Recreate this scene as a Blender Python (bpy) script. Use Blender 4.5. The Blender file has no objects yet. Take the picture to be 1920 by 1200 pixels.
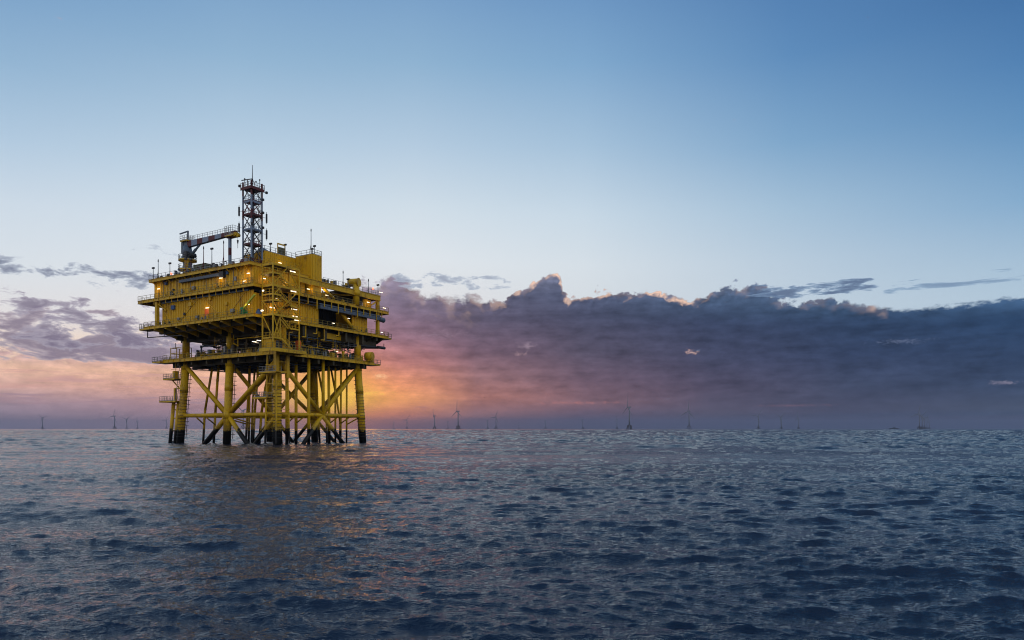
import bpy, math, random
import numpy as np
R = math.radians
scene = bpy.context.scene
COL = scene.collection

# ------------------------------------------------------------------ camera
CAM_H = 3.5
cam_data = bpy.data.cameras.new("camera")
cam = bpy.data.objects.new("camera", cam_data)
COL.objects.link(cam)
cam.location = (0, 0, CAM_H)
cam.rotation_euler = (R(90), 0, 0)
cam_data.sensor_width = 36
cam_data.lens = 24.19
cam_data.shift_y = 0.1062
cam_data.clip_start = 0.1
cam_data.clip_end = 60000
scene.camera = cam
scene.view_settings.view_transform = 'Standard'
scene.view_settings.look = 'None'
scene.view_settings.exposure = 0.0
scene.view_settings.gamma = 1.0
scene.cycles.filter_width = 1.1

# ------------------------------------------------------------------ node helpers
def lin(c):
    out = []
    for v in c:
        v = v / 255.0
        out.append(v / 12.92 if v <= 0.04045 else ((v + 0.055) / 1.055) ** 2.4)
    return tuple(out)

class NT:
    def __init__(s, tree): s.t = tree
    def n(s, typ, **kw):
        nd = s.t.nodes.new(typ)
        for k, v in kw.items(): setattr(nd, k, v)
        return nd
    def put(s, sock, v):
        if hasattr(v, 'is_output') or hasattr(v, 'links'): s.t.links.new(v, sock)
        elif isinstance(v, (tuple, list)) and len(v) == 3 and sock.type == 'RGBA': sock.default_value = (*v, 1)
        else: sock.default_value = v
    def m(s, op, a, b=0.0, c=0.0, clamp=False):
        nd = s.n('ShaderNodeMath', operation=op, use_clamp=clamp)
        s.put(nd.inputs[0], a); s.put(nd.inputs[1], b); s.put(nd.inputs[2], c)
        return nd.outputs[0]
    def add(s, a, b): return s.m('ADD', a, b)
    def sub(s, a, b): return s.m('SUBTRACT', a, b)
    def mul(s, a, b): return s.m('MULTIPLY', a, b)
    def mix(s, f, a, b, mode='MIX'):
        nd = s.n('ShaderNodeMix', data_type='RGBA', blend_type=mode)
        s.put(nd.inputs[0], f); s.put(nd.inputs[6], a); s.put(nd.inputs[7], b)
        return nd.outputs[2]
    def mr(s, v, a, b, c=0.0, d=1.0, smooth=True):
        nd = s.n('ShaderNodeMapRange', interpolation_type='SMOOTHSTEP' if smooth else 'LINEAR')
        s.put(nd.inputs[0], v); s.put(nd.inputs[1], a); s.put(nd.inputs[2], b); s.put(nd.inputs[3], c); s.put(nd.inputs[4], d)
        return nd.outputs[0]
    def vec(s, x, y, z=0.0):
        nd = s.n('ShaderNodeCombineXYZ')
        s.put(nd.inputs[0], x); s.put(nd.inputs[1], y); s.put(nd.inputs[2], z)
        return nd.outputs[0]
    def noise(s, v, scale=1, detail=4, rough=0.55, lac=2.0, dist=0.0, dim='3D'):
        nd = s.n('ShaderNodeTexNoise', noise_dimensions=dim)
        s.put(nd.inputs['Vector'], v); nd.inputs['Scale'].default_value = scale
        nd.inputs['Detail'].default_value = detail; nd.inputs['Roughness'].default_value = rough
        nd.inputs['Lacunarity'].default_value = lac; nd.inputs['Distortion'].default_value = dist
        return nd.outputs[0]
    def n2(s, x, y, seed, scale=1, detail=3, rough=0.55, lac=2.0, dist=0.0):
        return s.noise(s.vec(s.add(x, seed * 13.7), s.add(y, seed * 5.9)), scale, detail, rough, lac, dist, '2D')
    def vor(s, v, scale=1, smooth=0.35):
        nd = s.n('ShaderNodeTexVoronoi', feature='SMOOTH_F1', voronoi_dimensions='2D')
        s.put(nd.inputs['Vector'], v); nd.inputs['Scale'].default_value = scale
        nd.inputs['Smoothness'].default_value = smooth
        return nd.outputs['Distance']
    def ramp(s, f, stops, interp='LINEAR'):
        nd = s.n('ShaderNodeValToRGB'); cr = nd.color_ramp; cr.interpolation = interp
        while len(cr.elements) < len(stops): cr.elements.new(0.5)
        for e, (p, c) in zip(cr.elements, stops):
            e.position = p; e.color = (*c, 1)
        s.put(nd.inputs[0], f)
        return nd.outputs[0]
    def fcurve(s, v, pts, x0, x1, y0, y1):
        """piecewise-linear map of v; pts in real units"""
        nd = s.n('ShaderNodeFloatCurve'); cv = nd.mapping.curves[0]
        P = [((x - x0) / (x1 - x0), (y - y0) / (y1 - y0)) for x, y in pts]
        cv.points[0].location = P[0]; cv.points[1].location = P[-1]
        for q in P[1:-1]: cv.points.new(*q)
        nd.mapping.update()
        s.put(nd.inputs['Value'], s.m('DIVIDE', s.sub(v, x0), x1 - x0, clamp=True))
        return s.add(s.mul(nd.outputs[0], y1 - y0), y0)

# ------------------------------------------------------------------ world: dusk sky
SUN_AZ, SUN_EL = -14.8, 2.6          # degrees, right of +Y is positive
world = bpy.data.worlds.new("World"); scene.world = world; world.use_nodes = True
wt = world.node_tree; wt.nodes.clear(); W = NT(wt)
tc = W.n('ShaderNodeTexCoord')
sep = W.n('ShaderNodeSeparateXYZ'); wt.links.new(tc.outputs['Generated'], sep.inputs[0])
dx, dy, dz = sep.outputs
AZ = W.mul(W.m('ARCTAN2', dx, dy), 180 / math.pi)
EL = W.mul(W.m('ARCSINE', dz), 180 / math.pi)
EMAX = 40.0
ELN = W.m('DIVIDE', W.sub(EL, W.mul(W.m('MAXIMUM', W.sub(EL, 11.0), 0.0), 0.11)), EMAX, clamp=True)
def column(stops): return W.ramp(ELN, [(e / EMAX, lin(c)) for e, c in stops])
def across(cols):
    """blend elevation ramps between azimuth stops"""
    out = column(cols[0][1])
    for (a0, _), (a1, st) in zip(cols[:-1], cols[1:]):
        out = W.mix(W.mr(AZ, a0, a1, smooth=False), out, column(st))
    return out
clear = across([
 (-36, [(0.2,(146,136,158)),(1.8,(172,150,162)),(3.0,(216,176,164)),(4.2,(241,203,174)),(5.6,(243,222,202)),(7.5,(228,227,228)),(11,(217,228,236)),(14.5,(203,220,234)),(18,(176,203,226)),(22,(146,182,213)),(27,(113,156,199)),(40,(82,124,178))]),
 (-22, [(0.2,(150,130,150)),(1.8,(182,145,155)),(3.0,(222,168,152)),(4.2,(248,200,166)),(6,(243,217,197)),(8,(229,227,228)),(12.5,(219,230,238)),(16,(207,224,236)),(20,(180,206,227)),(25,(144,181,212)),(31,(109,152,197)),(40,(82,124,178))]),
 (-8, [(0.2,(190,120,120)),(5,(236,196,166)),(9,(226,225,226)),(13.5,(222,232,239)),(17,(206,223,235)),(21,(178,204,226)),(26,(141,179,211)),(32,(106,149,196)),(40,(80,122,178))]),
 (6, [(0.2,(150,140,150)),(9,(214,222,228)),(13,(213,226,235)),(16.5,(198,218,233)),(21,(164,195,221)),(26,(127,169,207)),(32,(93,138,189)),(40,(72,114,172))]),
 (22, [(0.2,(130,140,160)),(9,(194,211,225)),(12.5,(184,206,224)),(16,(162,193,218)),(20,(126,168,205)),(25,(94,141,189)),(30,(76,122,175)),(40,(60,102,160))]),
 (37, [(0.2,(120,140,165)),(8,(180,204,222)),(11,(166,195,218)),(14.5,(132,173,208)),(18.5,(100,148,193)),(22,(80,129,180)),(26,(65,112,165)),(40,(52,94,150))]),
])
# cloud bank colours
bank = across([
 (-37, [(0.0,(146,136,158)),(1.8,(172,150,162)),(3.0,(216,176,164)),(4.2,(238,198,174)),(5.4,(190,162,170)),(8,(152,142,158)),(11,(122,132,152)),(13,(132,142,162))]),
 (-21, [(0.0,(154,132,148)),(1.6,(186,146,152)),(3.0,(228,170,148)),(4.2,(242,188,156)),(5.4,(196,156,160)),(7.5,(164,138,154)),(11,(132,134,152)),(13,(140,146,162))]),
 (-14.8, [(0.0,(196,122,112)),(1.2,(244,150,84)),(2.4,(255,198,62)),(3.8,(255,176,84)),(5.4,(236,150,112)),(7.2,(184,132,136)),(10,(146,130,148)),(12.5,(146,146,164))]),
 (-9.5, [(0.0,(150,108,116)),(1.2,(216,138,108)),(2.4,(252,172,104)),(3.6,(240,158,110)),(5.4,(194,130,122)),(7.4,(152,116,130)),(9.6,(126,110,130)),(12,(126,122,146)),(13.5,(134,138,160))]),
 (-3, [(0.0,(112,98,114)),(1.2,(152,114,118)),(2.6,(184,126,114)),(4.2,(154,114,116)),(6.4,(122,98,114)),(9,(96,90,112)),(11.2,(94,96,120)),(13,(128,134,158))]),
 (6, [(0.0,(86,88,112)),(1.1,(106,92,112)),(2.2,(134,102,110)),(4.0,(110,90,106)),(6.2,(88,82,102)),(9,(72,76,100)),(11,(84,94,122)),(13.4,(124,132,158))]),
 (16, [(0.0,(74,82,110)),(1.3,(92,86,106)),(3.2,(84,78,100)),(5.5,(68,72,98)),(8.5,(56,68,96)),(10.2,(70,90,120)),(12,(108,124,154))]),
 (26, [(0.0,(60,76,106)),(1.4,(76,78,102)),(3.2,(63,72,98)),(5.5,(52,66,96)),(8.0,(46,65,95)),(9.2,(62,88,120)),(11,(92,116,150))]),
 (37, [(0.0,(58,78,110)),(1.4,(72,84,108)),(3,(55,72,102)),(5,(48,68,100)),(7.4,(42,68,102)),(8.6,(66,98,136)),(11,(92,120,154))]),
])
elv = W.mul(EL, 1.25)
pv = W.vec(AZ, elv, 0.0)
warp2 = W.n2(AZ, elv, 7.3, 0.9, 2, 0.6)
wv = W.vec(W.add(AZ, W.mul(W.sub(warp2, 0.5), 0.9)), W.add(elv, W.mul(W.sub(warp2, 0.5), 0.8)), 0.0)
b1 = W.vor(wv, 0.42); b2 = W.vor(wv, 0.95); b3 = W.vor(wv, 2.1, 0.25); b4 = W.vor(wv, 4.6, 0.2)
bill = W.add(W.add(W.mul(b1, 0.95), W.mul(b2, 0.6)), W.add(W.mul(b3, 0.34), W.mul(b4, 0.16)))   # 0 at lobe centres
# relief: same lobes sampled a little lower and towards the sun
wo = W.n('ShaderNodeVectorMath', operation='ADD'); wt.links.new(wv, wo.inputs[0]); wo.inputs[1].default_value = (0.16, -0.22, 0)
c2 = W.vor(wo.outputs[0], 0.95); c3 = W.vor(wo.outputs[0], 2.1, 0.25)
relief = W.add(W.mul(W.sub(c2, b2), 0.9), W.mul(W.sub(c3, b3), 0.6))
top = W.fcurve(AZ, [(-60,4.0),(-40,6.2),(-28,7.0),(-22,8.6),(-18.5,10.6),(-16.4,11.6),(-13,12.1),(-10.6,12.5),(-9.6,13.2),(-8.2,12.1),(-6.5,11.5),(-2.5,11.2),(-0.7,11.0),(0.2,12.1),(1.2,12.2),(2.2,13.1),(3.5,13.1),(4.2,12.1),(4.7,11.4),(7,11.5),(10.3,11.9),(12,11.7),(15.5,11.0),(17.2,11.3),(19.2,11.6),(20.8,10.8),(24,10.2),(27.8,9.2),(29,8.8),(33,8.75),(36,8.9),(60,8.0)], -60, 60, 0, 16)
lumpy = W.fcurve(AZ, [(-40,0.8),(-10,1.15),(-6,0.95),(0,1.15),(12,1.1),(24,0.9),(28,0.35),(31,0.06),(60,0.1)], -40, 60, 0, 2)
fuzz = W.n2(AZ, W.mul(EL, 2.2), 3.1, 1.3, 4, 0.62)
fuzzk = W.fcurve(AZ, [(-60,4.5),(-24,3.6),(-16,1.4),(-8,1.2),(-2,0.5),(27,0.4),(31,0.8),(60,0.8)], -60, 60, 0, 5)
edge = W.add(W.sub(top, EL), W.mul(lumpy, W.sub(0.55, W.mul(bill, 1.05))))
edge = W.add(edge, W.mul(W.sub(fuzz, 0.5), fuzzk))
soft = W.fcurve(AZ, [(-40,1.6),(-17,1.2),(-9,0.9),(-4,0.9),(0,0.32),(26,0.35),(30,0.4),(60,0.5)], -40, 60, 0, 2)
bmask = W.mul(W.mr(W.m('DIVIDE', edge, soft), 0.0, 1.0), W.mr(EL, 17.5, 15.5))
# inner texture of the bank: long streaks and soft mounds
st1 = W.n2(W.mul(AZ, 0.35), W.mul(EL, 1.5), 11.0, 0.55, 4, 0.6, 2.0, 0.4)
st2 = W.n2(W.mul(AZ, 0.8), W.mul(EL, 1.9), 4.0, 0.8, 4, 0.62)
st3 = W.n2(W.mul(AZ, 0.12), W.mul(EL, 1.6), 21.0, 1.0, 2, 0.55)
tex = W.add(W.add(W.mul(W.sub(st1, 0.5), 0.55), W.mul(W.sub(st2, 0.5), 0.75)), W.mul(W.sub(st3, 0.5), 0.45))
texamt = W.mr(EL, 0.3, 3.5, 0.25, 1.0)
topness = W.mr(W.sub(top, EL), 2.6, -0.3, 0.0, 1.0)
gain = W.add(W.add(1.0, W.mul(W.mul(tex, texamt), 1.0)), W.mul(W.mul(relief, topness), W.mul(lumpy, 0.65)))
gv = W.n('ShaderNodeVectorMath', operation='SCALE'); wt.links.new(bank, gv.inputs[0]); W.put(gv.inputs['Scale'], W.m('MAXIMUM', gain, 0.35))
bankc = gv.outputs[0]
# warm breaks where light leaks through the bank
SPOTN = W.n2(AZ, W.mul(EL, 2.4), 31.0, 1.9, 5, 0.72, 2.1, 0.5)
def spot(az, el, ra, re, seed, thr=0.5, wid=0.14):
    ex = W.m('DIVIDE', W.sub(AZ, az), ra); ey = W.m('DIVIDE', W.sub(EL, el), re)
    r = W.m('SQRT', W.add(W.mul(ex, ex), W.mul(ey, ey)))
    nz = SPOTN
    return W.mr(W.sub(W.add(nz, 0.22), W.mul(r, 0.5)), thr - 0.03, thr + wid + 0.14)
def over(base, mask, col, k=1.0):
    return W.mix(W.mul(mask, k), base, lin(col))
bankc = over(bankc, spot(1.2, 6.9, 1.6, 0.75, 31.0), (158,140,156), 0.75)
bankc = over(bankc, spot(14.6, 6.15, 1.3, 0.33, 33.0, 0.48, 0.1), (236,196,182), 0.85)
bankc = over(bankc, spot(0.7, 6.2, 1.3, 0.3, 35.0), (196,164,170), 0.75)
bankc = over(bankc, spot(-6.0, 7.8, 5.0, 0.9, 36.0, 0.5, 0.25), (160,138,156), 0.5)
bankc = over(bankc, spot(29.5, 6.3, 4.5, 0.5, 37.0, 0.52, 0.2), (110,124,156), 0.55)
bankc = over(bankc, spot(35.5, 3.1, 2.2, 0.25, 39.0, 0.45, 0.15), (138,136,158), 0.8)
bankc = over(bankc, spot(-10.8, 4.25, 1.2, 0.33, 41.0, 0.44, 0.12), (255,200,150), 0.9)
bankc = over(bankc, spot(5.0, 2.15, 7.0, 0.25, 43.0, 0.42, 0.3), (192,128,124), 0.6)
bankc = over(bankc, spot(22.0, 1.8, 6.0, 0.2, 45.0, 0.42, 0.3), (128,100,116), 0.6)
bankc = over(bankc, spot(-13.0, 2.9, 5.5, 0.35, 47.0, 0.4, 0.3), (255,212,82), 0.8)
bankc = over(bankc, spot(-7.4, 1.75, 1.6, 0.4, 49.0, 0.5, 0.2), (180,124,128), 0.8)
# low dark band of distant air just over the sea (right half)
low = W.mul(W.mr(EL, 1.05, 0.75), W.mr(AZ, -14, 2))
bankc = W.mix(W.mul(low, 0.35), bankc, lin((96,92,120)))
# glow round the hidden sun
ga = W.m('DIVIDE', W.sub(AZ, SUN_AZ), 2.2); ge = W.m('DIVIDE', W.sub(EL, SUN_EL + 0.1), 1.8)
glow = W.m('EXPONENT', W.mul(W.add(W.mul(ga, ga), W.mul(ge, ge)), -1.0))
glown = W.mul(glow, W.add(0.55, W.mul(st1, 0.9)))
# rim light along the top of the tallest heads
rim = W.mul(W.mr(W.m('DIVIDE', edge, soft), 2.9, 0.7), bmask)
rimaz = W.fcurve(AZ, [(-40,0),(-8,0.15),(-1,0.35),(1,0.95),(4,1.0),(5,0.5),(8,0.75),(12,0.9),(14.5,0.8),(16,0.25),(22,0.1),(27.2,0.1),(28.0,0.55),(28.7,0),(60,0)], -40, 60, 0, 1)
rimn = W.mr(W.n2(AZ, EL, 5.0, 0.8, 1, 0.5), 0.40, 0.60)
skyc = W.mix(bmask, clear, bankc)
skyc = W.mix(W.mul(W.mul(rim, rimaz), W.add(0.12, W.mul(rimn, 0.88))), skyc, lin((255,216,190)))
# scattered clouds left of the platform and thin wisps over the bank
def patch(base, els, azs, seed, sx, sy, thr, wid, col_lo, col_hi, k, det=4):
    nz = W.n2(W.mul(AZ, sx), W.mul(EL, sy), seed, 1.0, det, 0.6, 2.1, 0.25)
    win = W.mul(W.mul(W.mr(EL, els[0], els[1]), W.mr(EL, els[3], els[2])), W.mul(W.mr(AZ, azs[0], azs[1]), W.mr(AZ, azs[3], azs[2])))
    f = W.add(nz, W.mul(W.sub(win, 1.0), 0.35))
    msk = W.mr(f, thr, thr + wid)
    c = W.mix(W.mr(f, thr, thr + wid * 2.2), lin(col_lo), lin(col_hi))
    return W.mix(W.mul(msk, k), base, c)
# big mauve cloud, lower left
skyc = patch(skyc, (4.3,5.0,7.2,9.6), (-80,-60,-20,-12), 61.7, 0.20, 0.62, 0.42, 0.08, (190,180,190), (140,130,148), 0.95)
skyc = patch(skyc, (5.0,6.0,8.6,10.2), (-80,-60,-24,-14), 52.0, 0.33, 0.9, 0.44, 0.10, (180,176,192), (128,120,142), 0.9)
skyc = patch(skyc, (9.6,10.4,11.2,12.2), (-80,-70,-25,-17), 77.0, 0.36, 0.85, 0.455, 0.10, (182,194,210), (112,120,146), 0.9)
skyc = patch(skyc, (12.2,12.8,13.0,13.9), (-31,-29,-26,-22), 72.0, 0.5, 1.6, 0.50, 0.10, (196,208,220), (164,178,198), 0.7)
skyc = patch(skyc, (2.4,2.9,3.9,4.4), (-80,-60,-22,-16), 81.0, 0.16, 2.4, 0.50, 0.10, (226,176,160), (206,162,162), 0.7)
skyc = patch(skyc, (1.4,1.8,2.3,2.7), (-80,-60,-22,-16), 84.0, 0.20, 2.4, 0.46, 0.10, (190,152,156), (164,142,158), 0.7)
skyc = patch(skyc, (9.6,10.1,10.7,11.5), (17,21,27.5,29), 91.3, 0.30, 1.9, 0.43, 0.10, (130,158,190), (84,106,140), 0.9)
skyc = patch(skyc, (9.3,9.9,10.5,11.2), (27,29,35,41), 95.0, 0.22, 2.6, 0.50, 0.10, (146,176,204), (112,140,174), 0.8)
skyc = patch(skyc, (11.0,11.6,12.3,13.4), (-12,-9,-2,2), 98.0, 0.5, 1.5, 0.47, 0.12, (186,200,216), (142,154,178), 0.8)
skyc = W.mix(W.mul(glown, 1.0), skyc, lin((255,208,80)))
clr = W.n('ShaderNodeVectorMath', operation='MULTIPLY'); wt.links.new(skyc, clr.inputs[0]); clr.inputs[1].default_value = (1.05, 1.01, 0.995); skyc = clr.outputs[0]
# away from sunset: unseen sky brightened as added fill light, over some physical sky
nish = W.n('ShaderNodeTexSky', sky_type='NISHITA', sun_disc=False)
nish.sun_elevation = R(SUN_EL); nish.sun_rotation = R(SUN_AZ)
nish.air_density = 1.0; nish.dust_density = 1.5; nish.ozone_density = 2.0
nsc = W.n('ShaderNodeVectorMath', operation='SCALE'); wt.links.new(nish.outputs[0], nsc.inputs[0]); nsc.inputs['Scale'].default_value = 0.12
back = W.ramp(W.m('DIVIDE', EL, 90.0, clamp=True), [(0.0, lin((180,180,198))), (0.08, lin((226,218,220))), (0.25, lin((226,226,236))), (0.55, lin((176,200,228))), (1.0, lin((120,158,206)))])
bsc = W.n('ShaderNodeVectorMath', operation='SCALE'); wt.links.new(back, bsc.inputs[0]); bsc.inputs['Scale'].default_value = 1.45
awayf = W.m('MAXIMUM', W.mr(W.m('ABSOLUTE', AZ), 48, 95), W.mr(EL, 36, 62))
far = W.mix(0.25, bsc.outputs[0], nsc.outputs[0])
final = W.mix(awayf, skyc, far)
bg = W.n('ShaderNodeBackground'); wt.links.new(final, bg.inputs[0]); bg.inputs[1].default_value = 1.0
wo_ = W.n('ShaderNodeOutputWorld'); wt.links.new(bg.outputs[0], wo_.inputs[0])
world.cycles.sampling_method = 'MANUAL'; world.cycles.sample_map_resolution = 512

# ------------------------------------------------------------------ sun, veiled by the cloud near the horizon
sd = bpy.data.lights.new("sun", 'SUN'); sun = bpy.data.objects.new("sun", sd); COL.objects.link(sun)
sd.energy = 0.014; sd.angle = R(8.0); sd.color = (1.0, 0.50, 0.18)
sun.rotation_euler = (R(90 - SUN_EL), 0, R(180 - SUN_AZ))
# ------------------------------------------------------------------ mesh helpers
def new_mat(name):
    m = bpy.data.materials.new(name); m.use_nodes = True
    return m, NT(m.node_tree), m.node_tree.nodes['Principled BSDF']

def tag(o, label=None, cat=None, group=None, kind=None):
    if label: o['label'] = label
    if cat: o['category'] = cat
    if group: o['group'] = group
    if kind: o['kind'] = kind
    return o

# ------------------------------------------------------------------ sea: FFT wave field on a radial sheet
def wave_band(seed, N, L, lmin, lmax, V=4.2, wdir=R(264), spread=7.0):
    rng = np.random.default_rng(seed)
    k1 = np.fft.fftfreq(N, 1.0 / N) * 2 * math.pi / L
    kx, ky = np.meshgrid(k1, k1, indexing='xy')
    k = np.hypot(kx, ky); k[0, 0] = 1e-6
    Lw = V * V / 9.81
    S = np.exp(-1 / (k * Lw) ** 2) / k ** 4
    ct = (kx * math.cos(wdir) + ky * math.sin(wdir)) / k
    S = S * (0.05 + np.abs(ct) ** spread) * np.where(ct < 0, 0.25, 1.0)
    lam = 2 * math.pi / k
    if seed in (12, 14): S = S * k ** 1.6
    S[(lam < lmin) | (lam >= lmax)] = 0; S[0, 0] = 0
    h = (rng.normal(size=(N, N)) + 1j * rng.normal(size=(N, N))) * np.sqrt(S / 2)
    hh = np.fft.ifft2(h) * (N * N) * (2 * math.pi / L)
    Hx = np.fft.ifft2(h * (-1j) * kx / k) * (N * N) * (2 * math.pi / L)
    Hy = np.fft.ifft2(h * (-1j) * ky / k) * (N * N) * (2 * math.pi / L)
    return hh.real, Hx.real, Hy.real

def bilerp(A, x, y, L):
    N = A.shape[0]
    u = (x / L * N) % N; v = (y / L * N) % N
    i = np.floor(u).astype(int); j = np.floor(v).astype(int); fu = u - i; fv = v - j
    i %= N; j %= N; i1 = (i + 1) % N; j1 = (j + 1) % N
    return (A[j, i] * (1 - fu) + A[j, i1] * fu) * (1 - fv) + (A[j1, i] * (1 - fu) + A[j1, i1] * fu) * fv

SEA_R = 13000.0
def build_sea():
    az = np.concatenate([np.arange(-64, 64, 0.1), np.arange(64, 296, 2.0)])
    rr = [1.2]
    while rr[-1] < SEA_R:
        r = rr[-1]
        rr.append(r + max(0.04, 0.0044 * r))
    rr = np.array(rr); rr[-1] = SEA_R
    A, Rr = np.meshgrid(np.radians(az), rr)
    X = Rr * np.sin(A); Y = Rr * np.cos(A)
    Z = np.zeros_like(X); DX = np.zeros_like(X); DY = np.zeros_like(X)
    spacing = np.maximum(np.gradient(rr)[:, None], Rr * 0.0018)
    coarse = (np.degrees(A) > 64) | (np.degrees(A) < -64)
    spacing = np.where(coarse, Rr * 0.035, spacing)
    g_, _, _ = wave_band(77, 256, 640.0, 26.0, 300.0, V=40.0, spread=0.5)
    GUST = np.clip(1.0 + 0.2 * bilerp(g_ / g_.std(), X * 0.6 + Y * 0.35, Y * 1.3 - X * 0.3, 640.0), 0.35, 1.7)
    bands = [ (11, 256, 311.0, 5.0, 60.0, 1.0, 1.0), (12, 512, 97.0, 1.3, 5.0, 1.0, 1.0), (13, 1024, 61.0, 0.45, 1.3, 1.0, 1.0), (17, 1024, 19.0, 0.12, 0.45, 1, 1),
              (14, 512, 211.0, 2.5, 12.0, 1, 1), (15, 512, 790.0, 9.0, 50.0, 1, 1), (16, 512, 2900.0, 35.0, 190.0, 1, 1)]
    for seed, N, L, l0, l1, amp, ch in bands:
        h, hx, hy = wave_band(seed, N, L, l0, l1, V=4.2 if seed in (11, 12, 13, 17) else 40.0)
        slope = np.hypot(np.gradient(h, L / N, axis=0), np.gradient(h, L / N, axis=1)).std()
        want = {11: 0.030, 12: 0.038, 13: 0.082, 17: 0.095, 14: 0.085, 15: 0.065, 16: 0.015}[seed]
        f = want / slope
        print('band', seed, 'rms height', h.std() * f)
        c0, s0 = math.cos(0.31 * seed), math.sin(0.31 * seed)
        u = X + 17.0 * seed; v = Y - 9.0 * seed
        w = np.clip((l0 * 1.6 - spacing) / (l0 * 1.1), 0, 1) if seed != 11 else np.clip((9.0 - spacing) / 6.0, 0.0, 1)
        # far rings carry their slope on waves the sheet can still resolve (sub-pixel heights out there)
        if seed == 14: w = np.clip((spacing - 0.35) / 0.5, 0, 1) * np.clip((4.0 - spacing) / 2.6, 0, 1)
        if seed == 15: w = np.clip((spacing - 1.3) / 2.0, 0, 1) * np.clip((16.0 - spacing) / 11, 0, 1)
        if seed == 16: w = np.clip((spacing - 6.0) / 8.0, 0, 1)
        if seed in (12, 13, 17): w = w * GUST
        Z += bilerp(h, u, v, L) * f * w
        DX -= bilerp(hx, u, v, L) * f * w * 0.6
        DY -= bilerp(hy, u, v, L) * f * w * 0.6
    LOST = 1 - np.clip((3.4 - spacing) / 3.0, 0, 1)
    n0, n1 = X.shape
    co = np.stack([X + DX, Y + DY, Z], -1).reshape(-1, 3).astype(np.float32)
    co = np.concatenate([co, np.array([[0, 0, 0]], np.float32)])
    idx = np.arange(n0 * n1).reshape(n0, n1)
    nx = np.roll(idx, -1, axis=1)
    quads = np.stack([idx[:-1], nx[:-1], nx[1:], idx[1:]], -1).reshape(-1, 4)
    # azimuth runs clockwise: reverse for upward normals
    quads = quads[:, ::-1]
    quads = quads[:, [1,2,3,0]]
    me = bpy.data.meshes.new('sea')
    me.vertices.add(len(co)); me.vertices.foreach_set('co', co.ravel())
    nq = len(quads); tri = np.stack([np.full(n1, len(co) - 1), idx[0], nx[0]], -1)[:, ::-1]
    me.loops.add(nq * 4 + len(tri) * 3)
    me.loops.foreach_set('vertex_index', np.concatenate([quads.ravel(), tri.ravel()]).astype(np.int32))
    me.polygons.add(nq + len(tri))
    me.polygons.foreach_set('loop_start', np.concatenate([np.arange(nq) * 4, nq * 4 + np.arange(len(tri)) * 3]).astype(np.int32))
    me.polygons.foreach_set('use_smooth', np.ones(nq + len(tri), bool))
    me.update(calc_edges=True)
    at = me.attributes.new('unresolved', 'FLOAT', 'POINT'); at.data.foreach_set('value', np.append(LOST.ravel(), 0).astype(np.float32))
    o = bpy.data.objects.new('sea', me); COL.objects.link(o)
    tag(o, 'dark blue choppy sea reaching to the horizon', kind='structure')
    return o

sea = build_sea()
m, S, P = new_mat('sea_water')
geo = S.n('ShaderNodeNewGeometry')
mp = S.n('ShaderNodeMapping'); m.node_tree.links.new(geo.outputs['Position'], mp.inputs[0])
mp.inputs['Rotation'].default_value = (0, 0, R(15)); mp.inputs['Scale'].default_value = (0.6, 1.0, 1.0)
n1 = S.noise(mp.outputs[0], 2.0, 5, 0.66, 2.1, 0.2)
n2 = S.noise(mp.outputs[0], 6.5, 3, 0.62, 2.2, 0.3)
ua = S.n('ShaderNodeAttribute', attribute_name='unresolved')
hgt = S.mul(S.add(S.mul(n1, 0.11), S.mul(n2, 0.06)), S.add(1.0, S.mul(ua.outputs['Fac'], 3.4)))
gm = S.n('ShaderNodeMapping'); m.node_tree.links.new(geo.outputs['Position'], gm.inputs[0]); gm.inputs['Rotation'].default_value = (0, 0, R(-28)); gm.inputs['Scale'].default_value = (0.45, 1.0, 1.0)
gust = S.mr(S.noise(gm.outputs[0], 0.055, 3, 0.55, 2.1, 0.6), 0.36, 0.62, 0.6, 1.3)
hgt = S.mul(hgt, gust)
bp = S.n('ShaderNodeBump'); bp.inputs['Strength'].default_value = 1.0; bp.inputs['Distance'].default_value = 1.0
S.put(bp.inputs['Height'], hgt); m.node_tree.links.new(bp.outputs[0], P.inputs['Normal'])
P.inputs['Base Color'].default_value = (0.0004, 0.006, 0.020, 1)
P.inputs['Specular Tint'].default_value = (0.50, 0.73, 0.98, 1)
P.inputs['Roughness'].default_value = 0.03
P.inputs['IOR'].default_value = 1.333
sea.data.materials.append(m)
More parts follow.
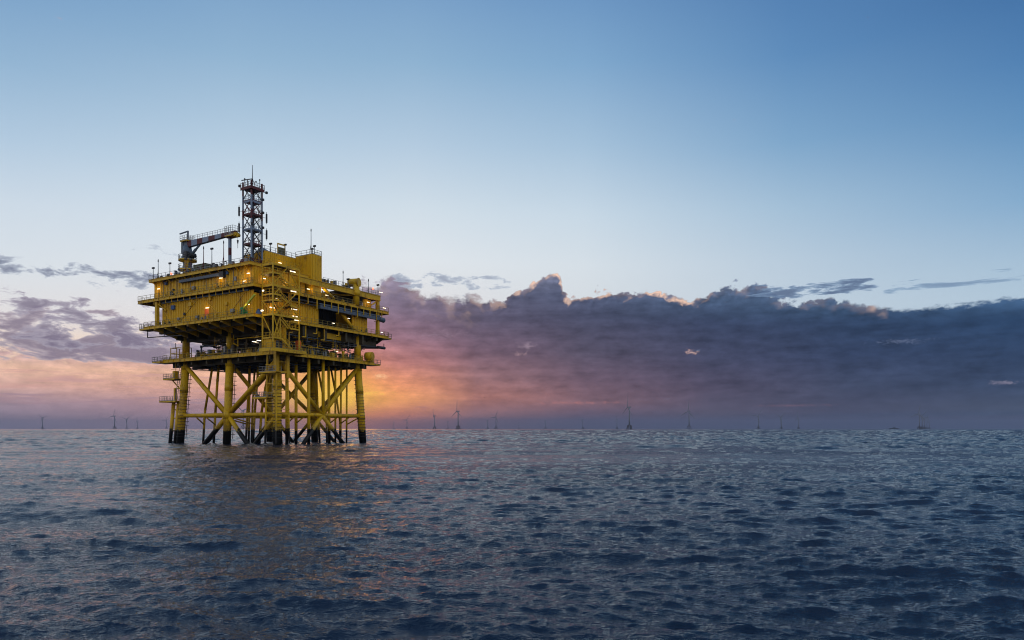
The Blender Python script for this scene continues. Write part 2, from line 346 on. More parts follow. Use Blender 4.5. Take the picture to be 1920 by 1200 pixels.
# ------------------------------------------------------------------ mesh builder
from mathutils import Vector, Matrix
class MB:
    def __init__(s): s.v = []; s.f = []; s.sm = []
    def quad_box(s, c8):
        o = len(s.v); s.v += [tuple(p) for p in c8]
        for f in ((0,3,2,1),(4,5,6,7),(0,1,5,4),(1,2,6,5),(2,3,7,6),(3,0,4,7)):
            s.f.append(tuple(o + i for i in f)); s.sm.append(False)
        return s
    def box(s, x0, x1, y0, y1, z0, z1):
        if x0 > x1: x0, x1 = x1, x0
        if y0 > y1: y0, y1 = y1, y0
        if z0 > z1: z0, z1 = z1, z0
        return s.quad_box([(x0,y0,z0),(x1,y0,z0),(x1,y1,z0),(x0,y1,z0),(x0,y0,z1),(x1,y0,z1),(x1,y1,z1),(x0,y1,z1)])
    def bar(s, p, q, w, h=None):
        h = h or w; p = Vector(p); q = Vector(q); d = (q - p).normalized()
        up = Vector((0,0,1)) if abs(d.z) < 0.98 else Vector((1,0,0))
        a = d.cross(up).normalized() * (w / 2); b = a.cross(d).normalized() * (h / 2)
        return s.quad_box([p-a-b, p+a-b, p+a+b, p-a+b, q-a-b, q+a-b, q+a+b, q-a+b])
    def tube(s, p, q, r, n=10, r2=None, caps=True):
        p = Vector(p); q = Vector(q); d = (q - p).normalized(); r2 = r if r2 is None else r2
        up = Vector((0,0,1)) if abs(d.z) < 0.98 else Vector((1,0,0))
        a = d.cross(up).normalized(); b = a.cross(d).normalized(); o = len(s.v)
        for c, rr in ((p, r), (q, r2)):
            for i in range(n):
                t = 2 * math.pi * i / n; s.v.append(tuple(c + (a * math.cos(t) + b * math.sin(t)) * rr))
        for i in range(n):
            k = (i + 1) % n; s.f.append((o+i, o+n+i, o+n+k, o+k)); s.sm.append(n > 6)
        if caps:
            s.f.append(tuple(o + i for i in range(n))); s.sm.append(False)
            s.f.append(tuple(o + n + i for i in reversed(range(n)))); s.sm.append(False)
        return s
    def path(s, pts, r, n=8):
        for p, q in zip(pts[:-1], pts[1:]): s.tube(p, q, r, n)
        return s
    def lathe(s, prof, n=20, c=(0,0,0)):
        o = len(s.v)
        for r, z in prof:
            for i in range(n):
                t = 2 * math.pi * i / n; s.v.append((c[0] + r * math.cos(t), c[1] + r * math.sin(t), c[2] + z))
        for j in range(len(prof) - 1):
            for i in range(n):
                k = (i + 1) % n
                s.f.append((o + j*n + i, o + j*n + k, o + (j+1)*n + k, o + (j+1)*n + i)); s.sm.append(True)
        s.f.append(tuple(o + i for i in reversed(range(n)))); s.sm.append(False)
        s.f.append(tuple(o + (len(prof)-1)*n + i for i in range(n))); s.sm.append(False)
        return s
    def rail(s, pts, h=1.1, closed=False, step=1.6, t=0.05, mid=(0.55, 1.1), kick=True):
        pts = [Vector(p) for p in pts]
        if closed: pts = pts + [pts[0]]
        for p, q in zip(pts[:-1], pts[1:]):
            L = (q - p).length; n = max(1, round(L / step))
            for i in range(n + 1):
                c = p.lerp(q, i / n); s.bar(c, c + Vector((0,0,h)), t * 1.2)
            for m_ in mid: s.bar(p + Vector((0,0,m_)), q + Vector((0,0,m_)), t)
            if kick: s.bar(p + Vector((0,0,0.09)), q + Vector((0,0,0.09)), 0.02, 0.15)
        return s
    def corr(s, p, q, z0, z1, pitch=0.55, depth=0.10, out=(0,0,0), th=0.12):
        """trapezoid-ribbed wall panel from p to q (x, y), ribs towards out"""
        p = Vector((p[0], p[1], 0)); q = Vector((q[0], q[1], 0)); o_ = Vector(out); L = (q - p).length; d = (q - p) / L
        n = max(1, round(L / pitch)); pit = L / n; prof = []
        for i in range(n):
            for f, e in ((0.0, 0), (0.30, 0), (0.42, 1), (0.80, 1), (0.92, 0)): prof.append((i * pit + f * pit, e * depth))
        prof.append((L, 0)); o = len(s.v)
        for z in (z0, z1):
            for t, e in prof: s.v.append(tuple(p + d * t + o_ * e + Vector((0,0,z))))
        m_ = len(prof)
        flip = d.cross(Vector((0,0,1))).dot(o_) > 0
        for i in range(m_ - 1):
            f = (o+i, o+i+1, o+m_+i+1, o+m_+i); s.f.append(f if flip else f[::-1]); s.sm.append(False)
        b0 = p - o_ * th; b1 = q - o_ * th
        oo = len(s.v); s.v += [tuple(b0 + Vector((0,0,z0))), tuple(b1 + Vector((0,0,z0))), tuple(b1 + Vector((0,0,z1))), tuple(b0 + Vector((0,0,z1)))]
        f = (oo, oo+1, oo+2, oo+3); s.f.append(f[::-1] if flip else f); s.sm.append(False)
        s.f.append((o, o+m_, oo+3, oo)); s.sm.append(False); s.f.append((o+m_-1, oo+1, oo+2, o+2*m_-1)); s.sm.append(False)
        s.f.append(tuple([o+m_+i for i in range(m_)] + [oo+2, oo+3])); s.sm.append(False)
        s.f.append(tuple([o+i for i in reversed(range(m_))] + [oo, oo+1])); s.sm.append(False)
        return s
    def mesh(s, name, mat):
        me = bpy.data.meshes.new(name); me.from_pydata(s.v, [], s.f)
        me.polygons.foreach_set('use_smooth', s.sm); me.materials.append(mat); me.update()
        return me
    def build(s, name, mat, parent=None, label=None):
        o = bpy.data.objects.new(name, s.mesh(name, mat)); COL.objects.link(o)
        if parent is not None: o.parent = parent
        if label: o['label'] = label
        return o

def paint(name, col, rough=0.5, dirt=(0.10,0.06,0.03), amt=0.35, scale=0.8, metal=0.0, streak=True, cover=None):
    m, N, P = new_mat(name)
    tcn = N.n('ShaderNodeTexCoord'); mpn = N.n('ShaderNodeMapping'); m.node_tree.links.new(tcn.outputs['Object'], mpn.inputs[0])
    mpn.inputs['Scale'].default_value = (1, 1, 0.25 if streak else 1)
    nz = N.noise(mpn.outputs[0], scale, 5, 0.62)
    nz2 = N.noise(tcn.outputs['Object'], scale * 5, 3, 0.6)
    f = N.mul(N.mr(N.add(nz, N.mul(N.sub(nz2, 0.5), 0.5)), 0.47, 0.74), amt)
    c = N.mix(f, col, dirt)
    c = N.mix(N.mul(nz2, 0.22), c, tuple(v * 0.7 for v in col))
    if cover:      # dark marine growth on everything in the splash zone
        sp = N.n('ShaderNodeSeparateXYZ'); m.node_tree.links.new(tcn.outputs['Object'], sp.inputs[0])
        g = N.add(sp.outputs[2], N.mul(N.sub(N.noise(tcn.outputs['Object'], 1.1, 5, 0.7), 0.5), 4.2))
        gm = N.mr(g, cover + 0.12, cover - 0.12)
        c = N.mix(N.mul(N.mr(g, cover + 1.8, cover + 0.1), 0.6), c, (0.22, 0.15, 0.03))
        c = N.mix(gm, c, (0.006, 0.006, 0.005))
    N.put(P.inputs['Base Color'], c)
    P.inputs['Specular IOR Level'].default_value = 0.25
    P.inputs['Roughness'].default_value = rough; P.inputs['Metallic'].default_value = metal
    return m

YEL = (0.62, 0.368, 0.006)
M_jack = paint('yellow_jacket_paint', YEL, 0.45, (0.15, 0.065, 0.015), 0.75, 0.6, cover=3.35)
M_yel = paint('yellow_paint', YEL, 0.45, (0.15, 0.065, 0.015), 0.8, 0.7)
M_wall = paint('yellow_cladding', (0.68, 0.385, 0.005), 0.5, (0.20, 0.085, 0.015), 0.8, 0.45)
M_rail = paint('dull_yellow_rail_paint', (0.26, 0.20, 0.05), 0.5)
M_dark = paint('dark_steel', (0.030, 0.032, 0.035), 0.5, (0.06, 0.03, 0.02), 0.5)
M_under = paint('shade_darkened_girder_paint', (0.055, 0.045, 0.02), 0.6, (0.05, 0.03, 0.02), 0.7, 0.5)  # dark paint, with the shade under decks put into its colour
M_grey = paint('blue_grey_paint', (0.085, 0.115, 0.15), 0.45, (0.09, 0.08, 0.08), 0.4)
M_galv = paint('galvanised_steel', (0.20, 0.21, 0.21), 0.4, (0.14, 0.11, 0.08), 0.4, metal=0.4)
M_white = paint('pale_blue_grey_paint', (0.19, 0.25, 0.33), 0.45, (0.14, 0.12, 0.11), 0.4)
M_red = paint('dark_red_paint', (0.095, 0.010, 0.012), 0.5, (0.05, 0.02, 0.02), 0.4)
M_olive = paint('olive_container_paint', (0.10, 0.10, 0.045), 0.6, (0.05, 0.04, 0.02), 0.5)
M_green = paint('green_paint', (0.015, 0.22, 0.07), 0.5)
M_lime = paint('lime_paint', (0.42, 0.46, 0.03), 0.45)
M_blue = paint('blue_tarpaulin', (0.05, 0.10, 0.22), 0.7)
M_orange = paint('orange_paint', (0.65, 0.12, 0.01), 0.5)
M_wturb = paint('turbine_backlit_grey', (0.20, 0.21, 0.23), 0.6, (0.4, 0.38, 0.35), 0.2, 0.1)  # light grey turbines, darkened in colour to carry their backlit shade
M_glass = paint('dark_glass', (0.02, 0.025, 0.03), 0.1, amt=0.1)
def emis(name, col, st):
    m, N, P = new_mat(name); P.inputs['Base Color'].default_value = (*col, 1)
    P.inputs['Emission Color'].default_value = (*col, 1); P.inputs['Emission Strength'].default_value = st
    return m
M_lamp = emis('lit_lamp', (1.0, 0.84, 0.60), 2.6)
M_rlamp = emis('red_beacon_glow', (1.0, 0.12, 0.05), 5.0)

PL = Matrix.Translation((-49.7, 145.6, 0)) @ Matrix.Rotation(math.atan2(0.8589, 0.5121), 4, 'Z')
def thing(name, label, cat, loc=(0,0,0), rz=0.0, group=None):
    """Empty at the base of a thing; loc in platform axes"""
    o = bpy.data.objects.new(name, None); COL.objects.link(o); o.empty_display_size = 0.5
    o.matrix_world = PL @ Matrix.Translation(loc) @ Matrix.Rotation(rz, 4, 'Z')
    return tag(o, label, cat, group)

plat = thing('offshore_platform', 'large yellow offshore substation platform on six steel legs standing in the sea', 'platform')
rnd = random.Random(5)
B0, B1, A0, A1, A1W = -7.0, 34.0, -1.2, 36.6, 38.9
ZC, ZM, ZW, ZR = 19.8, 26.8, 33.0, 37.4

# ---- jacket
LEGS = [(0,0),(0,16.5),(0,33.5),(26,0),(26,16.5),(26,33.5)]
def lp(b, a, z):
    t = 0.9 * z / 19.8
    return Vector((b + (t if b == 0 else -t), a + (t if a == 0 else (-t if a > 30 else 0)), z))
for b, a in LEGS:
    mb = MB()
    mb.tube(lp(b,a,-4), lp(b,a,19.4), 0.86, 20)
    for z in (6.6, 12.9, 18.4): mb.tube(lp(b,a,z-0.9), lp(b,a,z+0.9), 0.93, 20)
    if (b, a) != (0, 16.5):
        pass
    lg = mb.build('leg', M_jack, plat)
    if (b, a) != (0, 16.5):
        bd = MB()
        for i in range(16): z = 1.6 + i * .72; bd.tube(lp(b,a,z), lp(b,a,z+0.09), 0.95 + (.05 if i % 3 == 0 else 0), 20)
        bd.build('leg_bands', M_dark, lg)
    # ladder of stand-off pegs up the side of the leg
    if (b, a) in ((0,0),(0,16.5),(0,33.5),(26,0)):
        l = MB(); off = Vector((0.75, -0.95, 0)) if (b, a) != (26, 0) else Vector((-0.95, 0.3, 0))
        if (b, a) == (0, 0): off = Vector((-0.95, -0.55, 0))
        l.bar(lp(b,a,1.2) + off, lp(b,a,18.8) + off, 0.09)
        for i in range(1, 18):
            c = lp(b,a,1.2 + i); l.bar(c + off * 0.7, c + off * 1.32, 0.16, 0.12)
        l.build('ladder', M_dark, lg)
def brace(p, q, r, name='diagonal_brace'):
    MB().tube(p, q, r, 16).build(name, M_jack, plat)
def edge(p, q, r=0.44): brace(lp(*p, 6.6), lp(*q, 6.6), r, 'horizontal_brace')
edge((0,0),(0,16.5)); edge((0,16.5),(0,33.5)); edge((0,0),(26,0)); edge((26,0),(26,16.5),0.4); edge((26,16.5),(26,33.5),0.4); edge((0,33.5),(26,33.5),0.4); edge((0,16.5),(26,16.5),0.4)
mid = lp(0,16.5,6.6)
brace(lp(0,33.5,18.4), mid, 0.5); brace(lp(0,0,18.4), mid, 0.5)
brace(mid, Vector((-0.1, 26.3, -1.6)), 0.5); brace(mid, Vector((-0.1, 7.6, -1.6)), 0.5)
brace(lp(0,0,6.6), Vector((0.1, 9.0, -1.5)), 0.45)
rn = Vector((13.0, 0.35, 6.6))
brace(lp(0,0,18.4), rn, 0.5); brace(lp(26,0,18.4), rn, 0.5)
brace(rn, Vector((5.6, -0.1, -1.6)), 0.47); brace(rn, Vector((20.9, -0.1, -1.6)), 0.47)
for a_ in (16.5, 33.5):
    nd_ = Vector((13.0, a_, 6.6))
    brace(lp(0,a_,18.4), nd_, 0.46); brace(lp(26,a_,18.4), nd_, 0.46)
    brace(nd_, Vector((5.6, a_, -1.6)), 0.42); brace(nd_, Vector((20.4, a_, -1.6)), 0.42)
nd_ = lp(26, 16.5, 6.6)
brace(lp(26,33.5,18.4), nd_, 0.46); brace(lp(26,0,18.4), nd_, 0.46)
brace(nd_, Vector((26.1, 26.3, -1.6)), 0.42); brace(nd_, Vector((26.1, 7.6, -1.6)), 0.42)
# risers and J-tubes (cable tubes) hanging below the cellar deck
def tubep(pts, r): 
    mb = MB(); mb.path([Vector(p) for p in pts], r, 12)
    for p in pts[1:-1]: mb.tube(Vector(p) - Vector((0,0,0.25)), Vector(p) + Vector((0,0,0.25)), r * 1.12, 12)
    x, y, z = pts[-2]
    return mb.build('cable_tube', M_jack, plat)
for pts, r in (
    ([(5,28.2,19.4),(5,31.2,8.2),(5,31.5,6.0),(5,32.3,-3)], 0.27), ([(5,26.0,19.4),(5,26.6,15),(5,27.4,7.2),(5,28.3,-3)], 0.29),
    ([(7,17.5,19.4),(7,18.4,7.5),(7,19.2,-3)], 0.26), ([(7,14.4,19.4),(7,15.8,7.6),(7,16.7,-3)], 0.27),
    ([(9,12.6,19.4),(9,14.6,13),(9,16.0,7.1),(9,17.0,-3)], 0.3), ([(9,12.0,19.4),(9,14.4,9),(9,14.8,-3)], 0.24),
    ([(11,22.6,19.4),(10.4,22.0,12),(10.4,22.3,-3)], 0.26), ([(14,24.5,19.4),(14,25.4,9),(14,26,-3)], 0.24),
    ([(5.2,3,19.4),(5.2,3,-3)], 0.34), ([(7.8,3,19.4),(7.8,3,-3)], 0.34), ([(8.9,.2,19.4),(8.9,.2,-3)], 0.36),
    ([(5.6,6,19.4),(5.8,6,9),(6.6,6,-3)], 0.22), ([(23.9,14,19.4),(24.9,14,6),(25.4,14,-3)], 0.24),
    ([(13.3,.3,19.4),(13.3,.3,6)], 0.36), ([(18.6,8,19.4),(20.6,8,12),(21.8,8,6),(22,8,-3)], 0.26), ([(19.4,9,19.4),(19.8,9,11),(20.8,9,-3)], 0.22),
    ([(17.6,3,19.4),(17.9,3,-3)], 0.33), ([(19.8,3,19.4),(19.8,3,-3)], 0.24), ([(21.7,3,19.4),(21.5,3,-3)], 0.24), ([(23.6,3,19.4),(23.5,3,-3)], 0.22),
    ([(23.0,8,19.4),(25.2,8,11),(26.4,8,5),(26.2,8,-3)], 0.25), ([(21.2,12,19.4),(22.4,12,10),(23.6,12,-3)], 0.22)):
    tubep(pts, r)
# tie brackets between the tubes and the horizontals
for p, q in (((0.3,27.6,6.0),(4.9,31.6,4.6)), ((0.3,24,6.0),(4.9,27.5,4.6)), ((0.2,18.2,6.1),(6.9,18.6,4.6)), ((0.2,15.4,6.1),(6.9,16,4.6)),
             ((21.7,.4,6.2),(21.5,2.9,4.8)), ((25.2,.5,6.2),(23.6,2.9,4.6)), ((17.9,.4,6.2),(17.9,2.9,4.8)), ((7.8,.4,6.2),(7.8,2.9,4.8)), ((5.2,.4,6.2),(5.2,2.9,4.8))):
    MB().tube(p, q, 0.16, 8).build('tube_bracket', M_jack, plat)
# boat landing piles and access platforms beside the left leg
bl = MB()
for a, r in ((37.9, .42), (35.9, .42)):
    bl.tube((0.0, a, -3), (0.5, a - 1.1, 10.0), r, 14)
for z in (0.4, 3.0, 6.0, 9.2): bl.tube((0.1 + z * .04, 37.9 - z * .11, z), (0.1 + z * .04, 33.9 - z*.05, z), 0.16, 8)
bl.bar((0.5, 36.2, 10), (0.5, 36.2, 13.2), 0.5); bl.bar((0.5, 36.2, 13.1), (0.5, 33.4, 13.1), 0.25)
bl.bar((0.4, 36.8, 8.6), (0.6, 33.9, 6.4), 0.18)
bl.build('boat_landing', M_jack, plat)
def access(z, a0, a1, b0, b1, parent=plat, nm='access_platform'):
    mb = MB(); mb.box(b0, b1, a0, a1, z - 0.12, z); mb.bar((b0, a0, z-.2), (b0, a1, z-.2), 0.14, 0.26); mb.bar((b1, a0, z-.2), (b1, a1, z-.2), 0.14, 0.26); mb.bar((b0, a1, z-.2), (b1, a1, z-.2), 0.14, 0.26)
    o = mb.build(nm, M_yel, parent)
    MB().rail([(b0, a0, z), (b0, a1, z), (b1, a1, z), (b1, a0, z)], t=0.06, step=1.0).build('railing', M_galv, o)
    return o
p1 = access(15.4, 33.6, 38.0, -1.4, 1.4); MB().bar((0, 36.6, 15.1), (0.3, 33.6, 12.6), 0.2).build('knee_brace', M_yel, p1)
MB().box(-.6,.5,34.8,35.6,15.4,17.2).bar((0,35.2,17),(0,35.2,19.2),.1).bar((-.2,36.6,17.6),(-.2,34,17.4),.12).build('landing_hoist', M_yel, p1)
p2 = access(10.1, 33.6, 39.9, -1.2, 1.6); MB().tube((0,39.8,10.2),(0,41.0,9.9),.1,6).build('fender_bar', M_galv, p2)
ld = MB()
for o_ in (-.25, .25): ld.bar((o_ - .2, 34.9, 9.8), (o_ + .4, 33.9, 18.6), 0.09)
for i in range(22): 
    t = i / 21; ld.bar((-.45 + .6*t, 34.9 - t, 9.9 + 8.6*t), (.05 + .6*t, 34.9 - t, 9.9 + 8.6*t), 0.06)
ld.build('access_ladder', M_galv, plat)
# access structure round the near corner leg
cl = MB()
for (b, a) in ((-1.5,-1.5),(1.9,-1.6),(-1.6,1.8)):
    cl.bar((b, a, 0.4), (b*.8, a*.8, 19.2), 0.26)
cl.bar((-1.5,-1.5,15.4),(-1.2,1.7,15.4),.3); cl.bar((-1.5,-1.5,15.4),(1.9,-1.5,15.4),.3)
for z in range(3, 19, 2): cl.bar((-1.5,-1.5,z),(-1.6,1.7,z),.1); cl.bar((-1.5,-1.5,z + .6),(1.9,-1.6,z + .6),.12)
cl.build('corner_access_frame', M_jack, plat)
access(15.5, -2.2, 3.0, -2.2, -0.8); access(10.2, 1.0, 5.2, -2.0, 0.2)
MB().box(-1.7,-1.0,-1.7,-.9,15.5,19.2).box(1.1,1.8,-1.75,-1.1,14.2,19.2).build('riser_guard', M_yel, plat)

# ---- decks
def deck(z, b0, b1, a0, a1, name='deck', depth=0.85):
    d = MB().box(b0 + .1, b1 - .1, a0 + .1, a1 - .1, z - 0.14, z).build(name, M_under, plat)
    for p, q in (((b0, a0), (b1, a0)), ((b1, a0), (b1, a1)), ((b1, a1), (b0, a1)), ((b0, a1), (b0, a0))):
        dx_ = (q[0]-p[0]); dy_ = (q[1]-p[1]); mb = MB()
        w = 0.09
        mb.bar((p[0], p[1], z - depth/2 + .02), (q[0], q[1], z - depth/2 + .02), w, depth)
        mb.bar((p[0], p[1], z + .03), (q[0], q[1], z + .03), 0.36, 0.05); mb.bar((p[0], p[1], z - depth + .02), (q[0], q[1], z - depth + .02), 0.36, 0.05)
        L = math.hypot(dx_, dy_); n = int(L / 2.0)
        for i in range(1, n):
            t = i / n; c = (p[0] + dx_*t, p[1] + dy_*t); mb.box(c[0]-.14, c[0]+.14, c[1]-.14, c[1]+.14, z - depth + .05, z)
        mb.build('edge_beam', M_yel, plat)
    return d
cd = deck(ZC, -1.5, 28.3, -1.5, 38.0, 'cellar_deck', 0.7)
md = deck(ZM, B0, B1, A0, A1, 'main_deck', 0.6)
wd = deck(ZW, B0, B1, A0, A1W, 'weather_deck', 0.62)
rd = MB().box(-6.9, 8.8, 0.2, 34.2, ZR - .3, ZR).box(8.8, 30, 12, 34.2, ZR - .3, ZR).build('roof_deck', M_under, plat)
for p, q in (((-7.0,-.2),(-7.0,34.6)), ((-7.0,-.2),(8.6,-.2)), ((-7.0,34.6),(30.2,34.6))):
    MB().bar((*p, ZR - .22), (*q, ZR - .22), 0.14, 0.6).bar((*p, ZR + .1), (*q, ZR + .1), 0.4, 0.06).build('roof_edge_beam', M_yel, plat)
# brackets under the roof overhang
for i in range(12):
    a = 1.5 + i * 2.9; MB().bar((-5.7, a, ZR - 1.5), (-6.95, a + .0, ZR - .5), 0.12, .16).build('roof_bracket', M_yel, plat)
# extension carrying the stair tower
MB().box(-5.6, 3.2, -5.3, -1.6, ZC - .14, ZC - .002).bar((-5.6,-5.3,ZC-.3),(3.2,-5.3,ZC-.3),.12,.66).bar((-5.6,-5.3,ZC-.3),(-5.6,-1.3,ZC-.3),.12,.66).bar((3.2,-5.3,ZC-.3),(3.2,-1.6,ZC-.3),.12,.66).build('stair_base', M_yel, plat)
# cellar underside: box girders and a truss of thin members
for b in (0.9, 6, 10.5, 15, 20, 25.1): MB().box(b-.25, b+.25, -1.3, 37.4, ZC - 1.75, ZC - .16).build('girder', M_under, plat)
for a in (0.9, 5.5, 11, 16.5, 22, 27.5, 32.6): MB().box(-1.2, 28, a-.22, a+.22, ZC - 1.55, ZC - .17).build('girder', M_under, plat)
for i in range(14):
    a = 2 + i * 2.5; MB().bar((rnd.uniform(1,4), a, ZC-2.0), (rnd.uniform(16,26), a + rnd.uniform(-4,4), ZC-2.0), .16, .12).build('under_deck_pipe', M_grey, plat)
# main underside: deep girders and brackets along the left edge
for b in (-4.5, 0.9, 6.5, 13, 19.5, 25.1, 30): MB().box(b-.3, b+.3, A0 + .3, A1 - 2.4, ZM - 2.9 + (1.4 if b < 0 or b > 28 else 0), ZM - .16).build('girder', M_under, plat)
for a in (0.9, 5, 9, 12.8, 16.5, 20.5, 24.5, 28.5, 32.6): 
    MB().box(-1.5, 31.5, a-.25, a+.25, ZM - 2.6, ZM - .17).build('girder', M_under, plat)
    MB().quad_box([(-6.9,a-.3,ZM-.9),(-1.5,a-.3,ZM-2.3),(-1.5,a+.3,ZM-2.3),(-6.9,a+.3,ZM-.9),(-6.9,a-.3,ZM-.2),(-1.5,a-.3,ZM-.2),(-1.5,a+.3,ZM-.2),(-6.9,a+.3,ZM-.2)]).build('cantilever_bracket', M_yel, plat)
for b in (3, 8, 13, 18, 23, 28, 32):
    MB().quad_box([(b-.2,A0+.05,ZM-.9),(b+.2,A0+.05,ZM-.9),(b+.2,1,ZM-2.0),(b-.2,1,ZM-2.0),(b-.2,A0+.05,ZM-.2),(b+.2,A0+.05,ZM-.2),(b+.2,1,ZM-.2),(b-.2,1,ZM-.2)]).build('cantilever_bracket', M_under, plat)
MB().box(6, 31.5, 1.0, 1.5, ZM - 2.3, ZM - .6).build('main_girder', M_yel, plat)
MB().box(12, 21, .55, 1.0, ZM - 2.5, ZM - 1.2).build('pipe_trunk', M_yel, plat)
MB().box(2,24.5,2.2,31,ZM-2.5,ZM-1.2).build('under_deck_shade_box', M_dark, plat)  # dark boxes added as a ceiling of shade under the main deck
MB().box(9,22,8,26,ZM-4.2,ZM-2.51).build('under_deck_shade_box', M_dark, plat)
# legs carry on as columns between cellar, main and weather decks
for b, a in LEGS:
    bb, aa = (0.9 if b == 0 else 25.1), (0.9 if a == 0 else (32.6 if a > 30 else 16.5))
    MB().tube((bb, aa, ZC), (bb, aa, ZM - .1), 0.82, 20).tube((bb, aa, ZC + .1), (bb, aa, ZC + 1.2), 0.9, 20).build('column', M_yel, plat)
# inner mass of equipment rooms above main deck (walls close it off)
LW = -5.85
MB().corr((LW, 0.2), (LW, 31.2), ZM, ZW - 1.05, 0.62, 0.15, (-1,0,0)).build('wall', M_wall, plat)
MB().corr((LW, 31.2), (24, 31.2), ZM, ZW - .7, 0.6, 0.1, (0,1,0)).build('wall', M_wall, plat)
MB().corr((LW + .1, 0.1), (11.7, 0.1), ZM, ZW - 1.6, 0.7, 0.15, (0,-1,0)).build('wall', M_wall, plat)
MB().corr((22.4, 0.1), (27.6, 0.1), ZM, ZW - 1.4, 0.6, 0.12, (0,-1,0)).build('wall', M_wall, plat)
MB().corr((11.7, 7), (24, 7), ZM, ZW - .7, 0.6, 0.1, (0,-1,0)).build('inner_wall', M_dark, plat, 'dark recessed wall of the open bay')  # shade of the open bay put into the wall colour
MB().box(11.5, 11.7, .2, 7, ZM, ZW - .7).box(24, 24.2, 7, 31, ZM, ZW-.7).build('inner_wall', M_wall, plat)
MB().box(27.4, 27.6, .2, 7, ZM, ZW - .7).box(24.2, 27.4, 6.8, 7, ZM, ZW - .7).build('inner_wall', M_wall, plat)
# gap under the weather deck: dark box standing for its shade, with conduit
MB().box(-5.2, 11, .6, 31, ZW - 1.1, ZW - .2).build('gap_shade_box', M_dark, plat)
MB().bar((-6.0, 1.5, ZW-1.0), (-6.0, 31, ZW-1.0), .4, .32).build('cable_tray', M_grey, plat)
MB().bar((-5.0, -.6, ZW-1.35), (12, -.6, ZW-1.35), .5, .3).bar((-5.0, -.6, ZW-1.95), (12, -.6, ZW-1.95), .3, .22).build('cable_tray', M_dark, plat)
# big blue-grey pipe tray on the right face
pt = MB(); pt.bar((10.9, -1.0, 30.9), (31.3, -1.0, 30.9), .7, .75)
for i in range(21): pt.box(11 + i, 11.08 + i, -1.39, -1.37, 30.55, 31.25)
pt.tube((30.6,-1.0,30.9),(32.4,-1.0,30.7),.62,14); pt.bar((10.9,-.9,31.6),(31,-.9,31.6),.4,.3)
pt.build('cable_tray', M_grey, plat)
hang = [2.4,4.6,7.2,9.8,12.0,14.2,16.3,18.4,20.5,22.6,24.7,26.9,29.3,31.2]
for i, b in enumerate(hang):
    L = 1.4 if i % 3 else 2.3
    MB().bar((b, A0-.25, ZW - .5), (b, A0-.25, ZW - .6 - L), .16).bar((b, A0-.25, ZW-.6-L), (b, -.6, ZW-.6-L), .12).build('hanger', M_yel, plat)
for i in range(15):
    a = 2 + i * 2.2; MB().bar((B0+.1, a, ZW-.5), (B0+.1, a, ZW-1.35), .12).bar((B0+.1, a, ZW-1.3), (-6, a, ZW-1.3), .1).build('hanger', M_yel, plat)
for b, L in ((3.2,2.6),(7,3.2),(10.2,1.8),(12.5,3.3),(17,1.4)):
    MB().bar((b, A0+.3, ZM-.6), (b, A0+.3, ZM-.6-L*.8), .2).bar((b, A0+.3, ZM-.6-L*.8), (b-1, A0+.3, ZM-.6-L*.8), .2).build('lamp_arm', M_yel, plat)
# columns and braces at the ends
MB().box(-6.9,-6.2,31.8,32.5,ZM,ZW-.6).bar((-6.5,32,ZW-1.0),(-6.1,29.4,ZW-2.8),.3).build('column', M_yel, plat)
MB().box(30.2,30.9,-1.0,-.3,ZM,36.3).build('column', M_yel, plat)
MB().tube((18.6,0.6,31.4),(22.2,-.5,27.3),.42,12).build('diagonal_brace', M_yel, plat)
MB().tube((25,3,31.6),(23,-.2,ZM+.2),.5,12).build('column', M_yel, plat)
for p, q in (((-6.02,17.8,32.0),(-6.02,25.2,27.0)), ((-6.02,16.4,32.0),(-6.02,11.2,28.0)), ((-6.02,30.8,30.6),(-6.02,27.4,27.0)), ((-6.02,2.2,32.0),(-6.02,7.0,28.0))):
    MB().bar(p, q, .13, .13).build('wall_brace', M_yel, plat)
# upper level
MB().corr((LW, 0.2), (LW, 34.3), ZW, ZR - .3, 1.1, 0.18, (-1,0,0)).build('wall', M_wall, plat)
MB().corr((LW, 34.3), (24, 34.3), ZW, ZR - .3, 1.1, 0.1, (0,1,0)).build('wall', M_wall, plat)
MB().corr((LW + .1, 0.1), (7.6, 0.1), ZW, ZR - .3, 0.6, 0.1, (0,-1,0)).build('wall', M_wall, plat)
for b in (-6.05,):
    for a in (6.2, 8.6, 15.2, 20.6, 25.5, 30.6):
        MB().tube((b, a, ZW + .1), (b, a, ZR - .4), .07, 6).build('conduit', M_grey, plat)
dct = MB(); dct.bar((-6.35, 10.2, 36.05), (-6.35, 24.0, 36.05), .6, .55)
for i in range(28): dct.box(-6.67, -6.65, 10.3 + i*.49, 10.42 + i*.49, 35.85, 36.4)
dct.build('ventilation_duct', M_grey, plat)
MB().box(-6.7,-6.0,8.7,10.1,35.4,36.6).build('duct_inlet', M_dark, plat)
# girder on top of the right side, resting on columns
gd = MB(); gd.box(5.0, 31.0, -1.35, -.85, 35.35, 35.45); gd.box(5.0, 31.0, -1.2, -1.0, 35.45, 36.5); gd.box(5.0, 31.0, -1.35, -.85, 36.5, 36.6); gd.box(30.6, 31.0, -.85, 12, 35.5, 36.5)
gd.build('roof_girder', M_yel, plat)
MB().tube((12.2,-.9,35.4),(15.6,-.7,ZW+.4),.38,12).build('diagonal_brace', M_yel, plat)
MB().bar((28.4,-.6,ZW+1.0),(30.4,-.6,35.3),.3).build('diagonal_brace', M_yel, plat)
MB().bar((15,4,35.0),(22,-.7,35.3),.3,.35).build('roof_brace', M_yel, plat)
MB().corr((8.9, 5), (30, 5), ZW, 35.4, 0.6, 0.1, (0,-1,0)).build('inner_wall', M_wall, plat)
MB().corr((26.2, .2), (29.0, .2), ZW, 35.3, 0.5, 0.08, (0,-1,0)).build('inner_wall', M_wall, plat)
